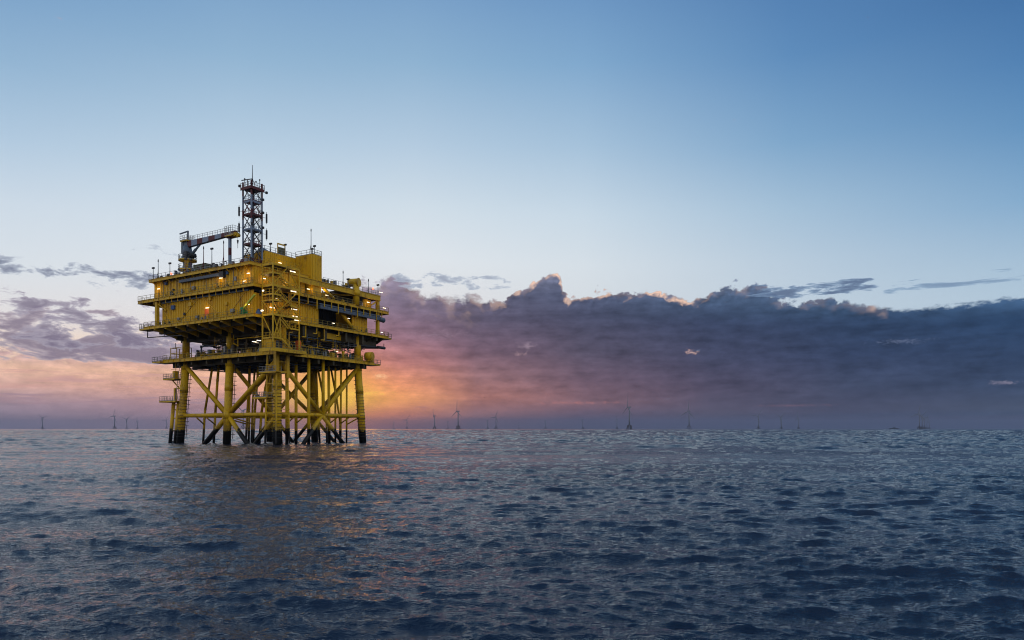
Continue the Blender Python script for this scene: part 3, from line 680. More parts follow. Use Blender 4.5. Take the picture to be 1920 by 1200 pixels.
MB().box(17, 31, .0, 12, 35.5, 35.7).build('roof_slab', M_under, plat)
MB().box(19,23.5,1.5,3,ZW,34.9).build('dark_cabinet', M_dark, plat)
MB().box(24.2,25.6,0,1,ZW,34.6).build('dark_cabinet', M_dark, plat)
# tall upper modules
MB().corr((0.3, 4.4), (9.3, 4.4), ZR, 41.9, 0.5, 0.12, (0,-1,0)).corr((0.3, 11.6), (0.3, 4.4), ZR, 41.4, 0.5, 0.12, (-1,0,0)).box(.4, 9.2, 4.5, 11.6, ZR, 41.8).build('upper_module', M_wall, plat)
MB().box(8.95,11.6,-.95,4.4,ZW,42.2).corr((8.9,4.4),(8.9,-1.0),36.7,42.3,.45,.14,(-1,0,0)).corr((8.9,-1.0),(11.65,-1.0),36.7,42.3,.62,.14,(0,-1,0)).build('shaft_module', M_wall, plat)
MB().rail([(.3,11.5,41.9),(.3,4.4,41.9),(9.3,4.4,41.9)], t=.06).build('railing', M_galv, plat)
MB().rail([(8.9,4.4,42.3),(8.9,-1,42.3),(11.6,-1,42.3),(11.6,4.4,42.3)], t=.06).build('railing', M_galv, plat)
# horn-shaped vent on the right
MB().tube((22.7,-.9,ZW),(22.7,-.9,38.4),.78,20).tube((22.7,-.9,35.2),(22.7,-.9,36.7),1.0,20).build('vent_pipe', M_yel, plat)
hn = MB(); hn.tube((22.3,.7,38.5),(22.9,-1.5,38.5),.95,22); hn.tube((22.26,.85,38.5),(22.3,.7,38.5),1.05,22); hn.tube((22.9,-1.5,38.5),(22.94,-1.65,38.5),1.05,22)
hn.build('vent_head', M_yel, plat)
# corner roof of railings
def railpart(pts, **k): MB().rail([Vector(p) for p in pts], **k).build('railing', M_galv if pts[0][2] > 34 else M_rail, plat)
railpart([(-7.0,34.6,ZR),(-7.0,.0,ZR)], t=.05); railpart([(-7,34.6,ZR),(20,34.6,ZR)], t=.05)
railpart([(B0,A1W,ZW),(B0,-1.1,ZW)], t=.06); railpart([(B0,A1W,ZW),(B1,A1W,ZW)], t=.05)
railpart([(2,A0,ZW),(B1,A0,ZW),(B1,8,ZW)], t=.06); railpart([(B0,A1,ZM),(B0,-1.1,ZM)], t=.06); railpart([(B0,A1,ZM),(B1,A1,ZM)], t=.05)
railpart([(2,A0,ZM),(B1,A0,ZM),(B1,8,ZM)], t=.06)
railpart([(-1.5,38,ZC),(-1.5,-1.4,ZC)], t=.06); railpart([(-1.5,38,ZC),(28,38,ZC)], t=.05); railpart([(3.4,-1.5,ZC),(28.3,-1.5,ZC),(28.3,38,ZC)], t=.06)
railpart([(-5.6,-1.4,ZC),(-5.6,-5.3,ZC),(3.2,-5.3,ZC),(3.2,-1.5,ZC)], t=.06)
railpart([(12,-1.1,36.6),(31,-1.1,36.6),(31,8,36.6)], t=.05)
# small outriggers at the deck ends
for (b0,b1,a0,a1,z) in ((-2.2,1.5,38.0,41.2,ZC-.3),(28.4,31,-1.2,2.0,ZC-.3),(34,35.4,-1.0,2.2,ZM-.3),(B0,-4.6,A1+.1,38.4,ZM-.3)):
    mb = MB().box(b0+.02,b1,a0+.02,a1,z-.3,z); o = mb.build('outrigger', M_yel, plat)
    MB().rail([(b0,a0,z),(b0,a1,z),(b1,a1,z),(b1,a0,z)], closed=True, t=.06, step=1.1).build('railing', M_galv, o)
# boom pipe reaching out below the main deck (dark)
MB().tube((20,2,ZM-3.0),(31.6,-1.4,ZM-3.1),.26,10).tube((22,6,ZM-3.6),(31,-1.6,ZM-3.2),.2,8).tube((29.6,-1.5,ZM-3.1),(32.2,-1.5,ZM-3.1),.36,10).tube((31.9,-1.5,ZM-3),(31.9,-1.5,ZM-2),.09,6).build('flare_pipe', M_dark, plat)
MB().bar((-6,36.8,ZM-2.2),(-5.2,25,ZM-2.4),.22,.2).bar((-6,36.7,ZM-.6),(-6,36.8,ZM-2.2),.16).bar((-5.6,31,ZM-.6),(-5.6,31,ZM-2.2),.12).build('cable_tray', M_dark, plat)
# doors
def door(face, c, z, w, h, lit=False):
    if face == 'L': f = MB().box(LW-.2, LW-.12, c-w/2, c+w/2, z, z+h); fr = MB().box(LW-.26,LW-.13,c-w/2-.14,c-w/2,z,z+h+.14).box(LW-.26,LW-.13,c+w/2,c+w/2+.14,z,z+h+.14).box(LW-.26,LW-.13,c-w/2,c+w/2,z+h,z+h+.14)
    else: f = MB().box(c-w/2, c+w/2, -.1, -.02, z, z+h); fr = MB().box(c-w/2-.14,c-w/2,-.16,-.03,z,z+h+.14).box(c+w/2,c+w/2+.14,-.16,-.03,z,z+h+.14).box(c-w/2,c+w/2,-.16,-.03,z+h,z+h+.14)
    d = f.build('door', M_orange if lit else M_wall, plat); fr.build('door_frame', M_yel, d)  # lit door: warm lamplight put into its orange colour
door('L', 15.0, ZM + .05, 1.5, 2.4, True); door('L', 11.4, ZW + .05, 1.6, 2.3); door('L', 33.1, ZW + .05, 1.2, 2.2); door('L', 3.6, ZW+.05, 1.2, 2.2)
door('R', 3.2, ZM + .05, 1.2, 2.2); door('R', 2.0, ZW + .05, 1.2, 2.2)
# wall boxes, signs and grilles
for (a, z, w, h, mt) in ((20.5,30.4,1.0,.8,M_yel),(13.7,31.0,.6,1.0,M_yel),(26.8,30.2,1.2,.9,M_blue),(8.2,29.5,.6,.6,M_yel),(22.6,28.6,.5,.5,M_dark),(29.4,36.0,.7,.6,M_blue),(26.6,34.4,.4,.4,M_dark),(26.9,33.6,.5,.3,M_galv),(8.0,35.9,.6,.7,M_blue),(5.3,34.2,.5,.9,M_galv),(19.4,33.9,.9,.7,M_galv),(24.8,27.7,.7,.5,M_galv),(18.2,27.6,.7,.5,M_galv),(6.4,27.8,1.1,.7,M_galv)):
    MB().box(LW-.5, LW-.14, a-w/2, a+w/2, z, z+h).build('wall_box', mt, plat)
for i in range(38):      # vents, junction boxes and small gear along the roof edge
    a = rnd.uniform(.5, 34); h = rnd.uniform(.5, 1.7); w = rnd.uniform(.2, .8); b = rnd.uniform(-6.6, -5.4)
    mb = MB()
    if i % 2: mb.box(b,b+.5,a,a+w,ZR+.01,ZR+h*.8).box(b+.1,b+.4,a+.05,a+w-.05,ZR+h*.8,ZR+h)
    else: mb.tube((b,a,ZR),(b,a,ZR+h),.09,8).tube((b,a,ZR+h),(b-.3,a+.3,ZR+h+.15),.12,8)
    mb.build('roof_fitting', [M_dark,M_grey,M_galv,M_dark,M_red][i % 5], plat)
for i in range(16):
    b = rnd.uniform(12, 30); mb = MB(); h = rnd.uniform(.5,1.4)
    mb.box(b,b+rnd.uniform(.2,.7),-.8,-.3,36.62,36.6+h).build('roof_fitting', [M_dark,M_yel,M_galv][i % 3], plat)
# stair tower
st = MB(); SB0, SB1, SA0, SA1 = -5.3, 1.5, -5.0, -1.9
LEV = [21.9, 26.6, 29.5, 30.7, 32.5, 35.0, 36.8]
for b in (SB0, SB1):
    for a in (SA0, SA1): st.box(b-.11, b+.11, a-.11, a+.11, ZC, 37.0)
st.box(-3.5,-3.32,SA0-.02,SA0+.16,21.9,26.6)
for z in (26.6, 32.5, 36.8): st.bar((SB0,SA0,z),(SB1,SA0,z),.18,.42).bar((SB0,SA0,z),(SB0,SA1,z),.18,.42).bar((SB1,SA0,z),(SB1,SA1,z),.18,.42)
for z in (21.9, 29.5, 30.7, 35.0): st.bar((SB0,SA0,z),(-3.2,SA0,z),.14,.3).bar((SB0,SA0,z),(SB0,SA1,z),.14,.3)
for z in (24.2, 28.9): st.bar((-.8,SA0,z),(SB1,SA0,z),.14,.26).bar((SB1,SA0,z),(SB1,SA1,z),.14,.26)
for p, q in (((-5.3,32.6),(-1.6,36.7)), ((-1.6,36.7),(1.5,32.7)), ((-4.4,32.4),(1.5,26.7)), ((1.5,32.4),(-4.6,26.8)), ((-5.1,22.0),(-3.5,26.5)), ((-3.4,26.5),(-.6,24.0)), ((-5.2,26.4),(-3.5,22.2)), ((-5.0,30.6),(-3.4,32.4))):
    st.bar((p[0],SA0,p[1]),(q[0],SA0,q[1]),.15)
for z0, z1 in ((21.9,26.6),(26.6,29.5),(32.5,35.0)): st.bar((SB0,SA0,z0),(SB0,SA1,z1),.14); 
stw = st.build('stair_tower', M_yel, plat)
for z, b0, b1 in ((21.9,SB0,-3.2),(24.2,-.8,SB1),(26.6,SB0,SB1),(28.9,-.8,SB1),(30.7,SB0,-3.2),(29.5,SB0,-3.2),(32.5,SB0,SB1),(35.0,SB0,-3.0),(36.8,SB0,SB1)):
    o = MB().box(b0+.1, b1-.1, SA0+.1, SA1+.6, z-.08, z+.02).build('landing', M_under, stw)
    MB().rail([(b0,SA1,z),(b0,SA0,z),(b1,SA0,z),(b1,SA1,z)], t=.055, step=1.2).build('landing_railing', M_yel, stw)
def flight(b0, z0, b1, z1, a):
    f = MB(); n = max(4, int(abs(z1-z0)/.24))
    for s_ in (0, 1.0): f.bar((b0,a+s_,z0),(b1,a+s_,z1),.07,.32); f.bar((b0,a+s_,z0+1),(b1,a+s_,z1+1),.06,.06)
    for i in range(n+1):
        t = i/n; f.box(b0+(b1-b0)*t-.14, b0+(b1-b0)*t+.14, a, a+1, z0+(z1-z0)*t-.03, z0+(z1-z0)*t+.02)
    for i in range(5):
        t = i/4; f.bar((b0+(b1-b0)*t,a,z0+(z1-z0)*t),(b0+(b1-b0)*t,a,z0+(z1-z0)*t+1),.05)
    f.build('stair_flight', M_yel, stw)
flight(-3.2,35.0,.9,32.5,-4.4); flight(-3.2,30.7,.6,28.9,-4.4); flight(-3.4,26.6,-.8,24.2,-4.3); flight(-3.2,29.5,-.6,26.7,-3.2); flight(-3.2,35.0,-.5,36.8,-3.2)
flight(-3.0,21.9,-.2,ZC+.1,-4.9); flight(-.8,24.2,-3.2,21.9,-3.2); flight(.8,28.9,-2.6,26.6,-3.2)
MB().corr((-5.2,-4.2),(-1.2,-4.2),ZC,21.8,.5,.08,(0,-1,0)).corr((-5.1,-1.5),(-5.1,-4.2),ZC,21.8,.5,.08,(-1,0,0)).box(-1.3,-1.2,-4.2,-2,ZC,24.5).build('booth', M_wall, stw)
MB().box(-4.0,-3.2,-4.34,-4.3,ZC+.1,21.5).box(-3.05,-2.3,-4.34,-4.3,ZC+.1,21.5).build('booth_door', M_glass, stw)

# ---- clutter: pipework, valves, cabinets, hoists on the decks
mats = [M_dark, M_yel, M_galv, M_yel, M_dark, M_grey, M_under]
for i in range(92):
    z = rnd.choice([20.4, 20.9, 21.6, 22.6, 23.2, 23.7]); mb = MB()
    r = rnd.uniform(.05, .2)
    if rnd.random() < .5:
        a = rnd.uniform(-.8, 30); b = rnd.uniform(0, 14); L = rnd.uniform(4, 12)
        pts = [(b, a, z), (b + L, a, z), (b + L, a, z - rnd.uniform(.5, 2)), (b + L + rnd.uniform(0,3), a, z - rnd.uniform(.5, 1))]
    else:
        b = rnd.uniform(-1.0, 24); a = rnd.uniform(0, 22); L = rnd.uniform(4, 12)
        pts = [(b, a, z), (b, a + L, z), (b, a + L, max(ZC + .1, z - rnd.uniform(.5, 3))), (b + rnd.uniform(-.3, 1), a + L + 1, max(ZC + .1, z - 1))]
    pts = [(p[0], p[1], max(p[2], ZC + .15)) for p in pts]
    mb.path(pts, r, 7); 
    for p in pts: mb.tube(Vector(p) - Vector((0,0,r*1.3)), Vector(p) + Vector((0,0,r*1.3)), r * 1.5, 7)
    mb.build('pipe', mats[i % 7], plat)
for i in range(190):
    b = rnd.uniform(4, 27); a = rnd.uniform(-1.2, 4)
    if i % 2: b = rnd.uniform(-1.2, 4); a = rnd.uniform(0, 33)
    h = rnd.uniform(.5, 2.3); w = rnd.uniform(.3, 1.1); mb = MB()
    if i % 3 == 0: mb.tube((b,a,ZC+.02),(b,a,ZC+h*.7),w*.45,12).tube((b,a,ZC+h*.7),(b,a,ZC+h*.9),w*.2,10); nm = 'valve'
    elif i % 3 == 1: mb.box(b,b+w,a,a+w*1.2,ZC+.02,ZC+h).box(b+.05,b+w-.05,a-.04,a-.01,ZC+.3,ZC+h-.1); nm = 'cabinet'
    else:
        mb.bar((b,a,ZC),(b,a,ZC+h),.1).bar((b+w,a,ZC),(b+w,a,ZC+h),.1).bar((b,a,ZC+h),(b+w,a,ZC+h),.1).tube((b+w/2,a,ZC+h-.2),(b+w/2,a,ZC+h-.5),.2,8); nm = 'pipe_support'
    mb.build(nm, mats[(i * 3) % 7], plat)
for i in range(80):      # hanging services under the main deck
    b = rnd.uniform(-1, 28); a = rnd.uniform(-.6, 4) if i % 2 else rnd.uniform(0, 30); L = rnd.uniform(.6, 2.4)
    MB().bar((b,a,ZM-2.5),(b,a,ZM-2.6-L),.1).bar((b-.5,a,ZM-2.6-L),(b+.7,a,ZM-2.6-L),.14,.1).build('pipe_hanger', mats[i % 7], plat)
for i in range(12):      # long pipe and tray runs below the main deck
    a = .6 + i*.9 if i < 7 else 3*i - 8; z = ZM - 2.9 - (i % 4)*.42
    MB().bar((rnd.uniform(0,6),a,z),(rnd.uniform(20,30),a,z),.35,.16).build('cable_tray', M_dark if i % 3 else M_grey, plat)
for i in range(34):      # small fittings along the upper walkways
    lv = ZW if i % 2 else ZM
    if i % 3 == 0: b = rnd.uniform(12, 31); a = rnd.uniform(-.6, 2.5)
    else: b = LW - .5; a = rnd.uniform(1, 32)
    h = rnd.uniform(.4, 1.3); w = rnd.uniform(.25, .7)
    MB().box(b,b+w*.6,a,a+w,lv+.05,lv+h).tube((b+w*.3,a+w*.5,lv+h),(b+w*.3,a+w*.5,lv+h+.25),w*.2,8).build('fitting', mats[(i*2) % 7], plat)
# lit bay fittings
for b, a, w, h, mt in ((12.6,2.2,1.6,1.6,M_galv),(14.6,1.8,.8,2.0,M_yel),(9.9-2,2.4,1.0,1.8,M_dark),(6.6,2.6,1.2,2.0,M_dark),(17,2.4,1.0,1.2,M_galv),(29.4,1.2,.8,1.7,M_orange)):
    MB().box(b,b+w,a,a+w*.8,ZW+.02,ZW+h).tube((b+.3,a+.3,ZW+h),(b+.3,a+.3,ZW+h+.5),.14,8).build('cabinet', mt, plat)

# ---- lamps: every fitting is a lit tube or floodlight with its own light
def lamp(b, a, z, d, face='L', pw=26, col=(1.0,.62,.26), big=False):
    """d: half length; face: L/R wall or D hung under a deck"""
    hw = .055 if not big else .13
    if face == 'L': mb = MB().box(b-.16,b,a-d,a+d,z-hw,z+hw); off = (-.95,0,-.25)
    elif face == 'R': mb = MB().box(b-d,b+d,a-.16,a,z-hw,z+hw); off = (0,-.95,-.25)
    else: mb = MB().box(b-d,b+d,a-.1,a+.1,z-hw,z+hw); off = (0,0,-.4)
    o = mb.build('lamp', M_lamp, plat)
    if pw:
        ld_ = bpy.data.lights.new('lamp_light', 'POINT'); ld_.energy = pw * 0.34; ld_.color = col; ld_.shadow_soft_size = .4
        lo = bpy.data.objects.new('lamp_light', ld_); COL.objects.link(lo); lo.parent = o; lo.location = (b+off[0], a+off[1], z+off[2])
for a, z, d, pw, big in ((1.5,35.4,.35,110,0),(10.2,35.4,.5,110,0),(32.4,35.4,.4,90,0),(2.7,33.9,.35,90,0),(14.8,29.5,.5,70,0),(1.4,29.0,.2,60,0)):
    lamp(-6.0, a, z, d, 'L', pw, big=big)
for b, z, d, pw in ((4.2,39.9,.0,0),(12.2,35.1,.45,130),(8.4,34.5,.35,80),(27.6,34.6,.35,90),(-1.4,28.9,.7,120),(4.6,27.9,.7,70),(2.4,34.9,.35,90),(-3.6,34.6,.4,110),(.0,31.0,.5,60)):
    if d: lamp(b, -.15, z, d, 'R', pw)
lamp(4.3, 4.15, 40.0, .4, 'R', 60)
lamp(-5.9, -2.9, 31.4, .2, 'L', 60, big=True); lamp(-5.9, -2.6, 27.4, .3, 'L', 60, big=True)
for b, z in ((-.6,36.2),(-.4,32.1),(-.2,28.4),(.6,26.2)): lamp(b + .6, -4.75, z, .7, 'D', 35)
lamp(16.6, 3.0, 34.9, .9, 'D', 40); lamp(19.4,3,34.9,.9,'D',40); lamp(31.4,-.9,37.6,.5,'R',20)
lamp(20.9, -.2, 29.7, .3, 'R', 25); lamp(15.9, -.2, 27.9, .35, 'R', 25); lamp(32.8,-.8,33.9,.5,'R',40)
for b, a, z in ((-1,6,22.2),(.2,6,22.6),(10.5,6,23.2),(26,6,23.6),(16,8,23.4),(6,28,23.4),(6,14,23.2),(13,16,22.6),(21,12,23.0),(20,3,22.0),(3,20,23)):
    lamp(b, a, z, .5, 'D', 45)
for b, a, z in ((33.2,.4,27.9),(33,1,33.6)): lamp(b,a,z,.3,'R',12)
bc = MB().lathe([(.16,0),(.2,.15),(.16,.36),(.05,.42)],10,(-4,30.8,ZR+1.5)).build('beacon', M_rlamp, plat); MB().tube((-4,30.8,ZR),(-4,30.8,ZR+1.5),.06,6).build('beacon_post', M_galv, bc)
bc = MB().lathe([(.16,0),(.2,.15),(.16,.36),(.05,.42)],10,(28.6,-.9,37.9)).build('beacon', M_rlamp, plat); MB().tube((28.6,-.9,36.6),(28.6,-.9,37.9),.06,6).build('beacon_post', M_galv, bc)
# ------------------------------------------------------------------ crane on the roof
cr = thing('pedestal_crane', 'grey pedestal crane with red and grey striped box boom on the roof', 'crane', (-3, 26.2, ZR))
def cz(z): return z - ZR
MB().tube((0,0,0),(0,0,cz(41.9)),.95,24).build('pedestal', M_grey, cr)
for z in (39.6, 41.8):
    o = MB().tube((0,0,cz(z)-.6),(0,0,cz(z)-.22),1.0,24,1.8).tube((0,0,cz(z)-.25),(0,0,cz(z)),1.95,24).build('ring_platform', M_yel, cr)
    pts = [(1.9*math.cos(t*math.pi/6), 1.9*math.sin(t*math.pi/6), cz(z)) for t in range(12)]
    MB().rail(pts, closed=True, step=1.0, t=.05).build('railing', M_galv, o)
MB().box(-1.3,-.7,-1.4,-.8,0,cz(41.8)).build('ladder_cage', M_yel, cr)
sl = MB().tube((0,0,cz(41.9)),(0,0,cz(42.6)),1.35,20,1.3).tube((0,0,cz(42.6)),(0,.1,cz(45.0)),1.15,20,.85).box(-.5,.5,.9,1.7,cz(43.4),cz(46.0)).box(-.7,.7,-1.5,-.6,cz(42.1),cz(43.2))
sl.build('slewing_house', M_grey, cr)
MB().box(-1.4,-.8,-1.6,-.6,cz(42.0),cz(43.4)).tube((-.9,-1.9,cz(42.7)),(.6,-1.9,cz(42.7)),.5,14).build('winch', M_dark, cr)
MB().box(-.9,.9,-1.0,1.5,cz(46.0),cz(46.2)).build('top_platform', M_yel, cr)
MB().rail([(-.9,-1.0,cz(46.2)),(-.9,1.5,cz(46.2)),(.9,1.5,cz(46.2)),(.9,-1.0,cz(46.2))], closed=True, step=.8, t=.05).build('railing', M_galv, cr)
MB().bar((0,-.1,cz(45.4)),(0,-.1,cz(48.5)),.28).bar((0,-.2,cz(48.4)),(0,2.9,cz(48.2)),.24).build('cable_post', M_grey, cr)
# boom sections alternate grey and dark red
secs = [(1.4,-.4,M_grey),(-.4,-1.9,M_red),(-1.9,-4.0,M_white),(-4.0,-5.9,M_red),(-5.9,-8.0,M_white),(-8.0,-10.2,M_red),(-10.2,-12.4,M_white),(-12.4,-14.9,M_red),(-14.9,-15.8,M_white),(-15.8,-16.9,M_red)]
def bh(y): return 0.70 - 0.020 * abs(y)
def bz(y): return cz(45.35) - y * -0.0 + (-y) * 0.018
for y0, y1, mt in secs:
    h0, h1, z0, z1 = bh(y0), bh(y1), bz(y0), bz(y1)
    MB().quad_box([(-.42,y1,z1-h1),(.42,y1,z1-h1),(.42,y0-.003,z0-h0),(-.42,y0-.003,z0-h0),(-.42,y1,z1+h1),(.42,y1,z1+h1),(.42,y0-.003,z0+h0),(-.42,y0-.003,z0+h0)]).build('boom_section', mt, cr)
MB().rail([(-.4,-.6,bz(-.6)+bh(.6)),(-.4,-15.6,bz(-15.6)+bh(15.6))], step=.9, t=.05, h=.9, mid=(.45,.9), kick=False).build('boom_railing', M_galv, cr)
MB().tube((0,-1.0,cz(42.6)),(0,-4.4,cz(44.75)),.24,12).tube((0,-1.0,cz(42.6)),(0,-3,cz(43.9)),.32,12).build('luffing_cylinder', M_grey, cr)
tip = MB().box(-.9,.9,-16.9,-14.2,bz(-15.5)-.75,bz(-15.5)-.55).box(-.5,.5,-16.6,-14.6,bz(-15.5)-.55,bz(-15.5)-.1).tube((-.5,-17.0,bz(-16)-.4),(.5,-17.0,bz(-16)-.4),.42,14).tube((-.3,-17.6,bz(-16)-.7),(.3,-17.6,bz(-16)-.7),.35,14)
tp = tip.build('boom_tip_platform', M_yel, cr); MB().rail([(-.9,-14.2,bz(-15.5)-.55),(-.9,-16.9,bz(-15.5)-.55),(.9,-16.9,bz(-15.5)-.55)], h=2.0, step=.7, t=.05, mid=(.5,1,1.5,2.0)).build('railing', M_galv, tp)
hk = MB().tube((0,-17.4,bz(-16)-.8),(0,-17.4,cz(43.9)),.04,6).tube((0,-17.4,cz(43.9)),(0,-17.4,cz(43.2)),.22,10,.1).tube((0,-17.4,cz(43.2)),(0,-17.4,cz(42.2)),.05,6)
hk.build('hook', M_dark, cr)
# boom rest
br = thing('boom_rest', 'slim red and grey post on yellow splayed feet holding up the crane boom', 'boom rest', (-3, 11.4, ZR))
MB().bar((0,0,1.6),(0,0,3.6),.5).build('lower_post', M_white, br); MB().bar((0,0,3.603),(0,0,5.2),.5).build('middle_post', M_red, br); MB().bar((0,0,5.203),(0,0,7.3),.5).build('upper_post', M_white, br)
for s_ in ((-1,-.9),(1,-.9),(-1,.9),(1,.9)): MB().bar((s_[0],s_[1],0),(0,0,2.0),.24).build('foot', M_yel, br)
MB().box(-.5,.5,-.6,.6,7.3,7.5).build('saddle', M_red, br)

# ------------------------------------------------------------------ lattice mast
ms = thing('lattice_mast', 'tall square lattice mast in red and pale grey bands with antennas on the roof', 'mast', (-3, 4.4, ZR))
S = 2.7; levels = [0, 5.4, 8.5, 11.7, 14.8, 17.6]
secm = [(0, 2.2, M_red), (2.2, 5.4, M_white), (5.4, 8.5, M_white), (8.5, 10.6, M_white), (10.6, 12.6, M_red), (12.6, 15.6, M_white), (15.6, 18.6, M_red)]
for (x, y) in ((0,0),(S,0),(0,S),(S,S)):
    for z0, z1, mt in secm: MB().box(x-.13,x+.13,y-.13,y+.13,z0,z1-.002).build('mast_leg', mt, ms)
faces = [((0,0),(S,0)),((0,0),(0,S)),((S,0),(S,S)),((0,S),(S,S))]
bl_ = [0, 2.3, 5.4, 8.5, 11.7, 14.8, 17.6]
for k_, (z0, z1) in enumerate(zip(bl_[:-1], bl_[1:])):
    mt = (M_red, M_dark, M_dark, M_dark, M_red, M_dark)[k_]
    for p, q in faces:
        w_ = .13 if p == (0,0) else .06; MB().bar((*p, z0+.1), (*q, z1-.1), w_).bar((*q, z0+.1), (*p, z1-.1), w_).bar((*p, z1-.15), (*q, z1-.15), .12).build('lattice_brace', mt, ms)
for z, mt in ((5.4,M_red),(8.5,M_white),(11.7,M_red),(14.4,M_white),(17.2,M_red)):
    big = z > 17; e = .35 if big else .0
    o = MB().box(-e+.02,S+e-.02,-e+.02,S+e-.02,z-.12,z).bar((-e,-e,z-.1),(S+e,-e,z-.1),.1,.4 if not big else .6).bar((-e,-e,z-.1),(-e,S+e,z-.1),.1,.4 if not big else .6).build('mast_platform', mt, ms)
    MB().rail([(-e,S+e,z),(-e,-e,z),(S+e,-e,z),(S+e,S+e,z)], step=.9, t=.06).build('railing', mt, o)
MB().bar((1.0,1.0,0),(1.0,1.0,17.2),.5,.2).build('cable_ladder', M_dark, ms)
ml = MB()
for o_ in (2.0, 2.5): ml.bar((o_, .3, 0), (o_, .3, 17.2), .06)
for i in range(58): ml.bar((2.0,.3,.3*i+.2),(2.5,.3,.3*i+.2),.04)
ml.build('mast_ladder', M_galv, ms)
for (x, y, z) in ((-.6,S+.5,8.9),(-.6,S+.5,12.4),(S+.8,-.5,7.9),(S+.8,-.5,11.4)):
    MB().box(x-.14,x+.14,y-.12,y+.12,z-1.0,z+.9).bar((x,y,z-1.3),(x,y,z+1.3),.07).bar((x,y,z),(x*.7+.3,y*.8+.2,z),.06).build('panel_antenna', M_dark, ms)
MB().tube((1.2,1.2,17.2),(1.2,1.2,22.4),.11,8,.05).bar((.6,1.2,18.2),(1.2,1.2,19.6),.08).bar((1.2,.6,18.2),(1.2,1.2,19.6),.08).build('whip_antenna', M_dark, ms)
MB().bar((-.2,2.9,19.0),(-.2,-.6,18.7),.16).bar((-.2,1,17.2),(-.2,1,18.9),.12).build('radar_bar', M_dark, ms)
for x, y, h in ((2.6,.6,2.2),(.2,2.4,2.0),(2.2,2.4,1.6),(1.0,-.2,1.2)): MB().tube((x,y,17.2),(x,y,17.2+h),.06,6).lathe([(.1,0),(.17,.12),(.1,.3)],8,(x,y,17.2+h)).build('mast_lamp_post', M_dark, ms)
for x, y, z in ((S+.1,-.2,9.0),(S+.1,-.2,12.2),(S+.1,-.2,15),(0,-.2,9.2),(-.4,S+.6,17.6),(S+.7,-.6,16.6)): MB().box(x-.2,x+.2,y-.2,y+.2,z,z+.45).bar((x,y,z+.2),(x-.5 if x > 1 else x+.5,y+.4,z+.2),.06).build('camera_box', M_dark, ms)
MB().lathe([(1.75,0),(1.7,.35),(1.1,1.0),(.35,1.5),(.1,1.6)],20,(5.6,3.2,4.42)).build('roof_cowl', M_grey, ms)

# ------------------------------------------------------------------ things lifted onto the roof and decks
c1 = thing('equipment_container', 'olive ribbed equipment container on the roof right of the crane', 'container', (-4.6, 17.6, ZR + .02))
MB().corr((0,0),(0,4.2),.2,2.3,.45,.06,(-1,0,0)).corr((0,0),(2.2,0),.2,2.3,.45,.06,(0,-1,0)).box(.1,2.1,.1,4.1,.2,2.2).build('body', M_olive, c1)
MB().box(-.05,2.25,-.05,4.25,0,.2).build('skid', M_dark, c1); MB().box(-.05,2.25,-.05,4.25,2.3,2.4).build('roof_frame', M_olive, c1)
for i, (b, a, w, l, h, lab, mt) in enumerate(((-5.2,13.4,1.6,3.6,1.3,'low dark machinery skid on the roof left of the boom rest',M_dark),(-5.0,29.2,1.8,2.2,1.0,'low dark winch box on the roof left of the crane',M_dark))):
    t_ = thing('machinery_skid', lab, 'machinery', (b,a,ZR+.02))
    MB().box(0,w,0,l,0,.18).build('skid', M_grey, t_); bd = MB().box(.1,w-.1,.1,l*.4,.18,h).tube((w/2,l*.45,h*.6),(w/2,l*.9,h*.6),h*.32,14).box(.2,w-.2,l*.9,l,.18,h*.8).build('machine', mt, t_)
    MB().rail([(0,0,.18),(0,l,.18)], h=h, step=.8, t=.05, kick=False).build('guard_frame', M_galv, t_)
def pole(b, a, z, h, lab, kind='pole', mt=None):
    mt = mt or M_galv
    t_ = thing({'pole':'antenna_pole','flood':'floodlight_post'}[kind], lab, 'antenna' if kind == 'pole' else 'floodlight', (b,a,z))
    MB().tube((0,0,0),(0,0,h),.1,8,.06).build('post', mt, t_)
    if kind == 'pole': MB().bar((.0,.7,0),(0,0,h*.5),.06).build('stay', mt, t_); MB().lathe([(.05,0),(.12,.1),(.1,.5),(.03,.7)],8,(0,0,h)).build('antenna_tip', M_dark, t_)
    else: MB().box(-.15,.15,-.35,.35,h-.1,h+.25).build('lamp_head', M_dark, t_); MB().box(-.1,.1,-.12,.12,0,.3).build('base_plate', mt, t_)
pole(-6.4,32.0,ZR,4.0,'tall antenna pole at the far left corner of the roof','pole')
pole(-6.4,27.6,ZR,3.1,'thin floodlight post on the roof just left of the crane pedestal','flood')
pole(-6.4,21.8,ZR,3.4,'thin reddish floodlight post on the roof just right of the crane pedestal','flood', M_red)
pole(-6.4,20.0,ZR,3.0,'thick reddish floodlight post with twin heads between the crane and the container','flood', M_red)
pole(-6.4,15.6,ZR,4.7,'tall reddish antenna pole in front of the olive container','pole', M_red)
pole(-6.4,12.8,ZR,4.4,'tall thin floodlight post on the roof left of the boom rest','flood')
pole(-6.4,8.9,ZR,5.0,'tall pinkish antenna pole on the roof right of the boom rest','pole', M_red)
pole(-6.4,33.9,ZR,2.8,'short floodlight post at the far left roof corner behind the railing','flood')
pole(9.6,.2,42.2,5.4,'tall antenna pole on top of the tall corrugated shaft','pole')
pole(10.8,.4,42.2,2.4,'short dark floodlight post on top of the tall corrugated shaft','flood')
pole(11.2,1.6,42.2,2.0,'short camera post at the right edge of the tall shaft roof','flood')
pole(2.4,4.9,41.9,1.9,'short post on the left part of the upper module roof','flood')
pole(6.4,4.9,41.9,2.6,'post beside the open frame on the upper module roof','flood')
pole(18.4,-.9,36.6,3.2,'tall antenna pole on the roof girder left of the horn vent','pole')
pole(20.0,-.9,36.6,2.1,'thin floodlight post directly left of the horn vent','flood')
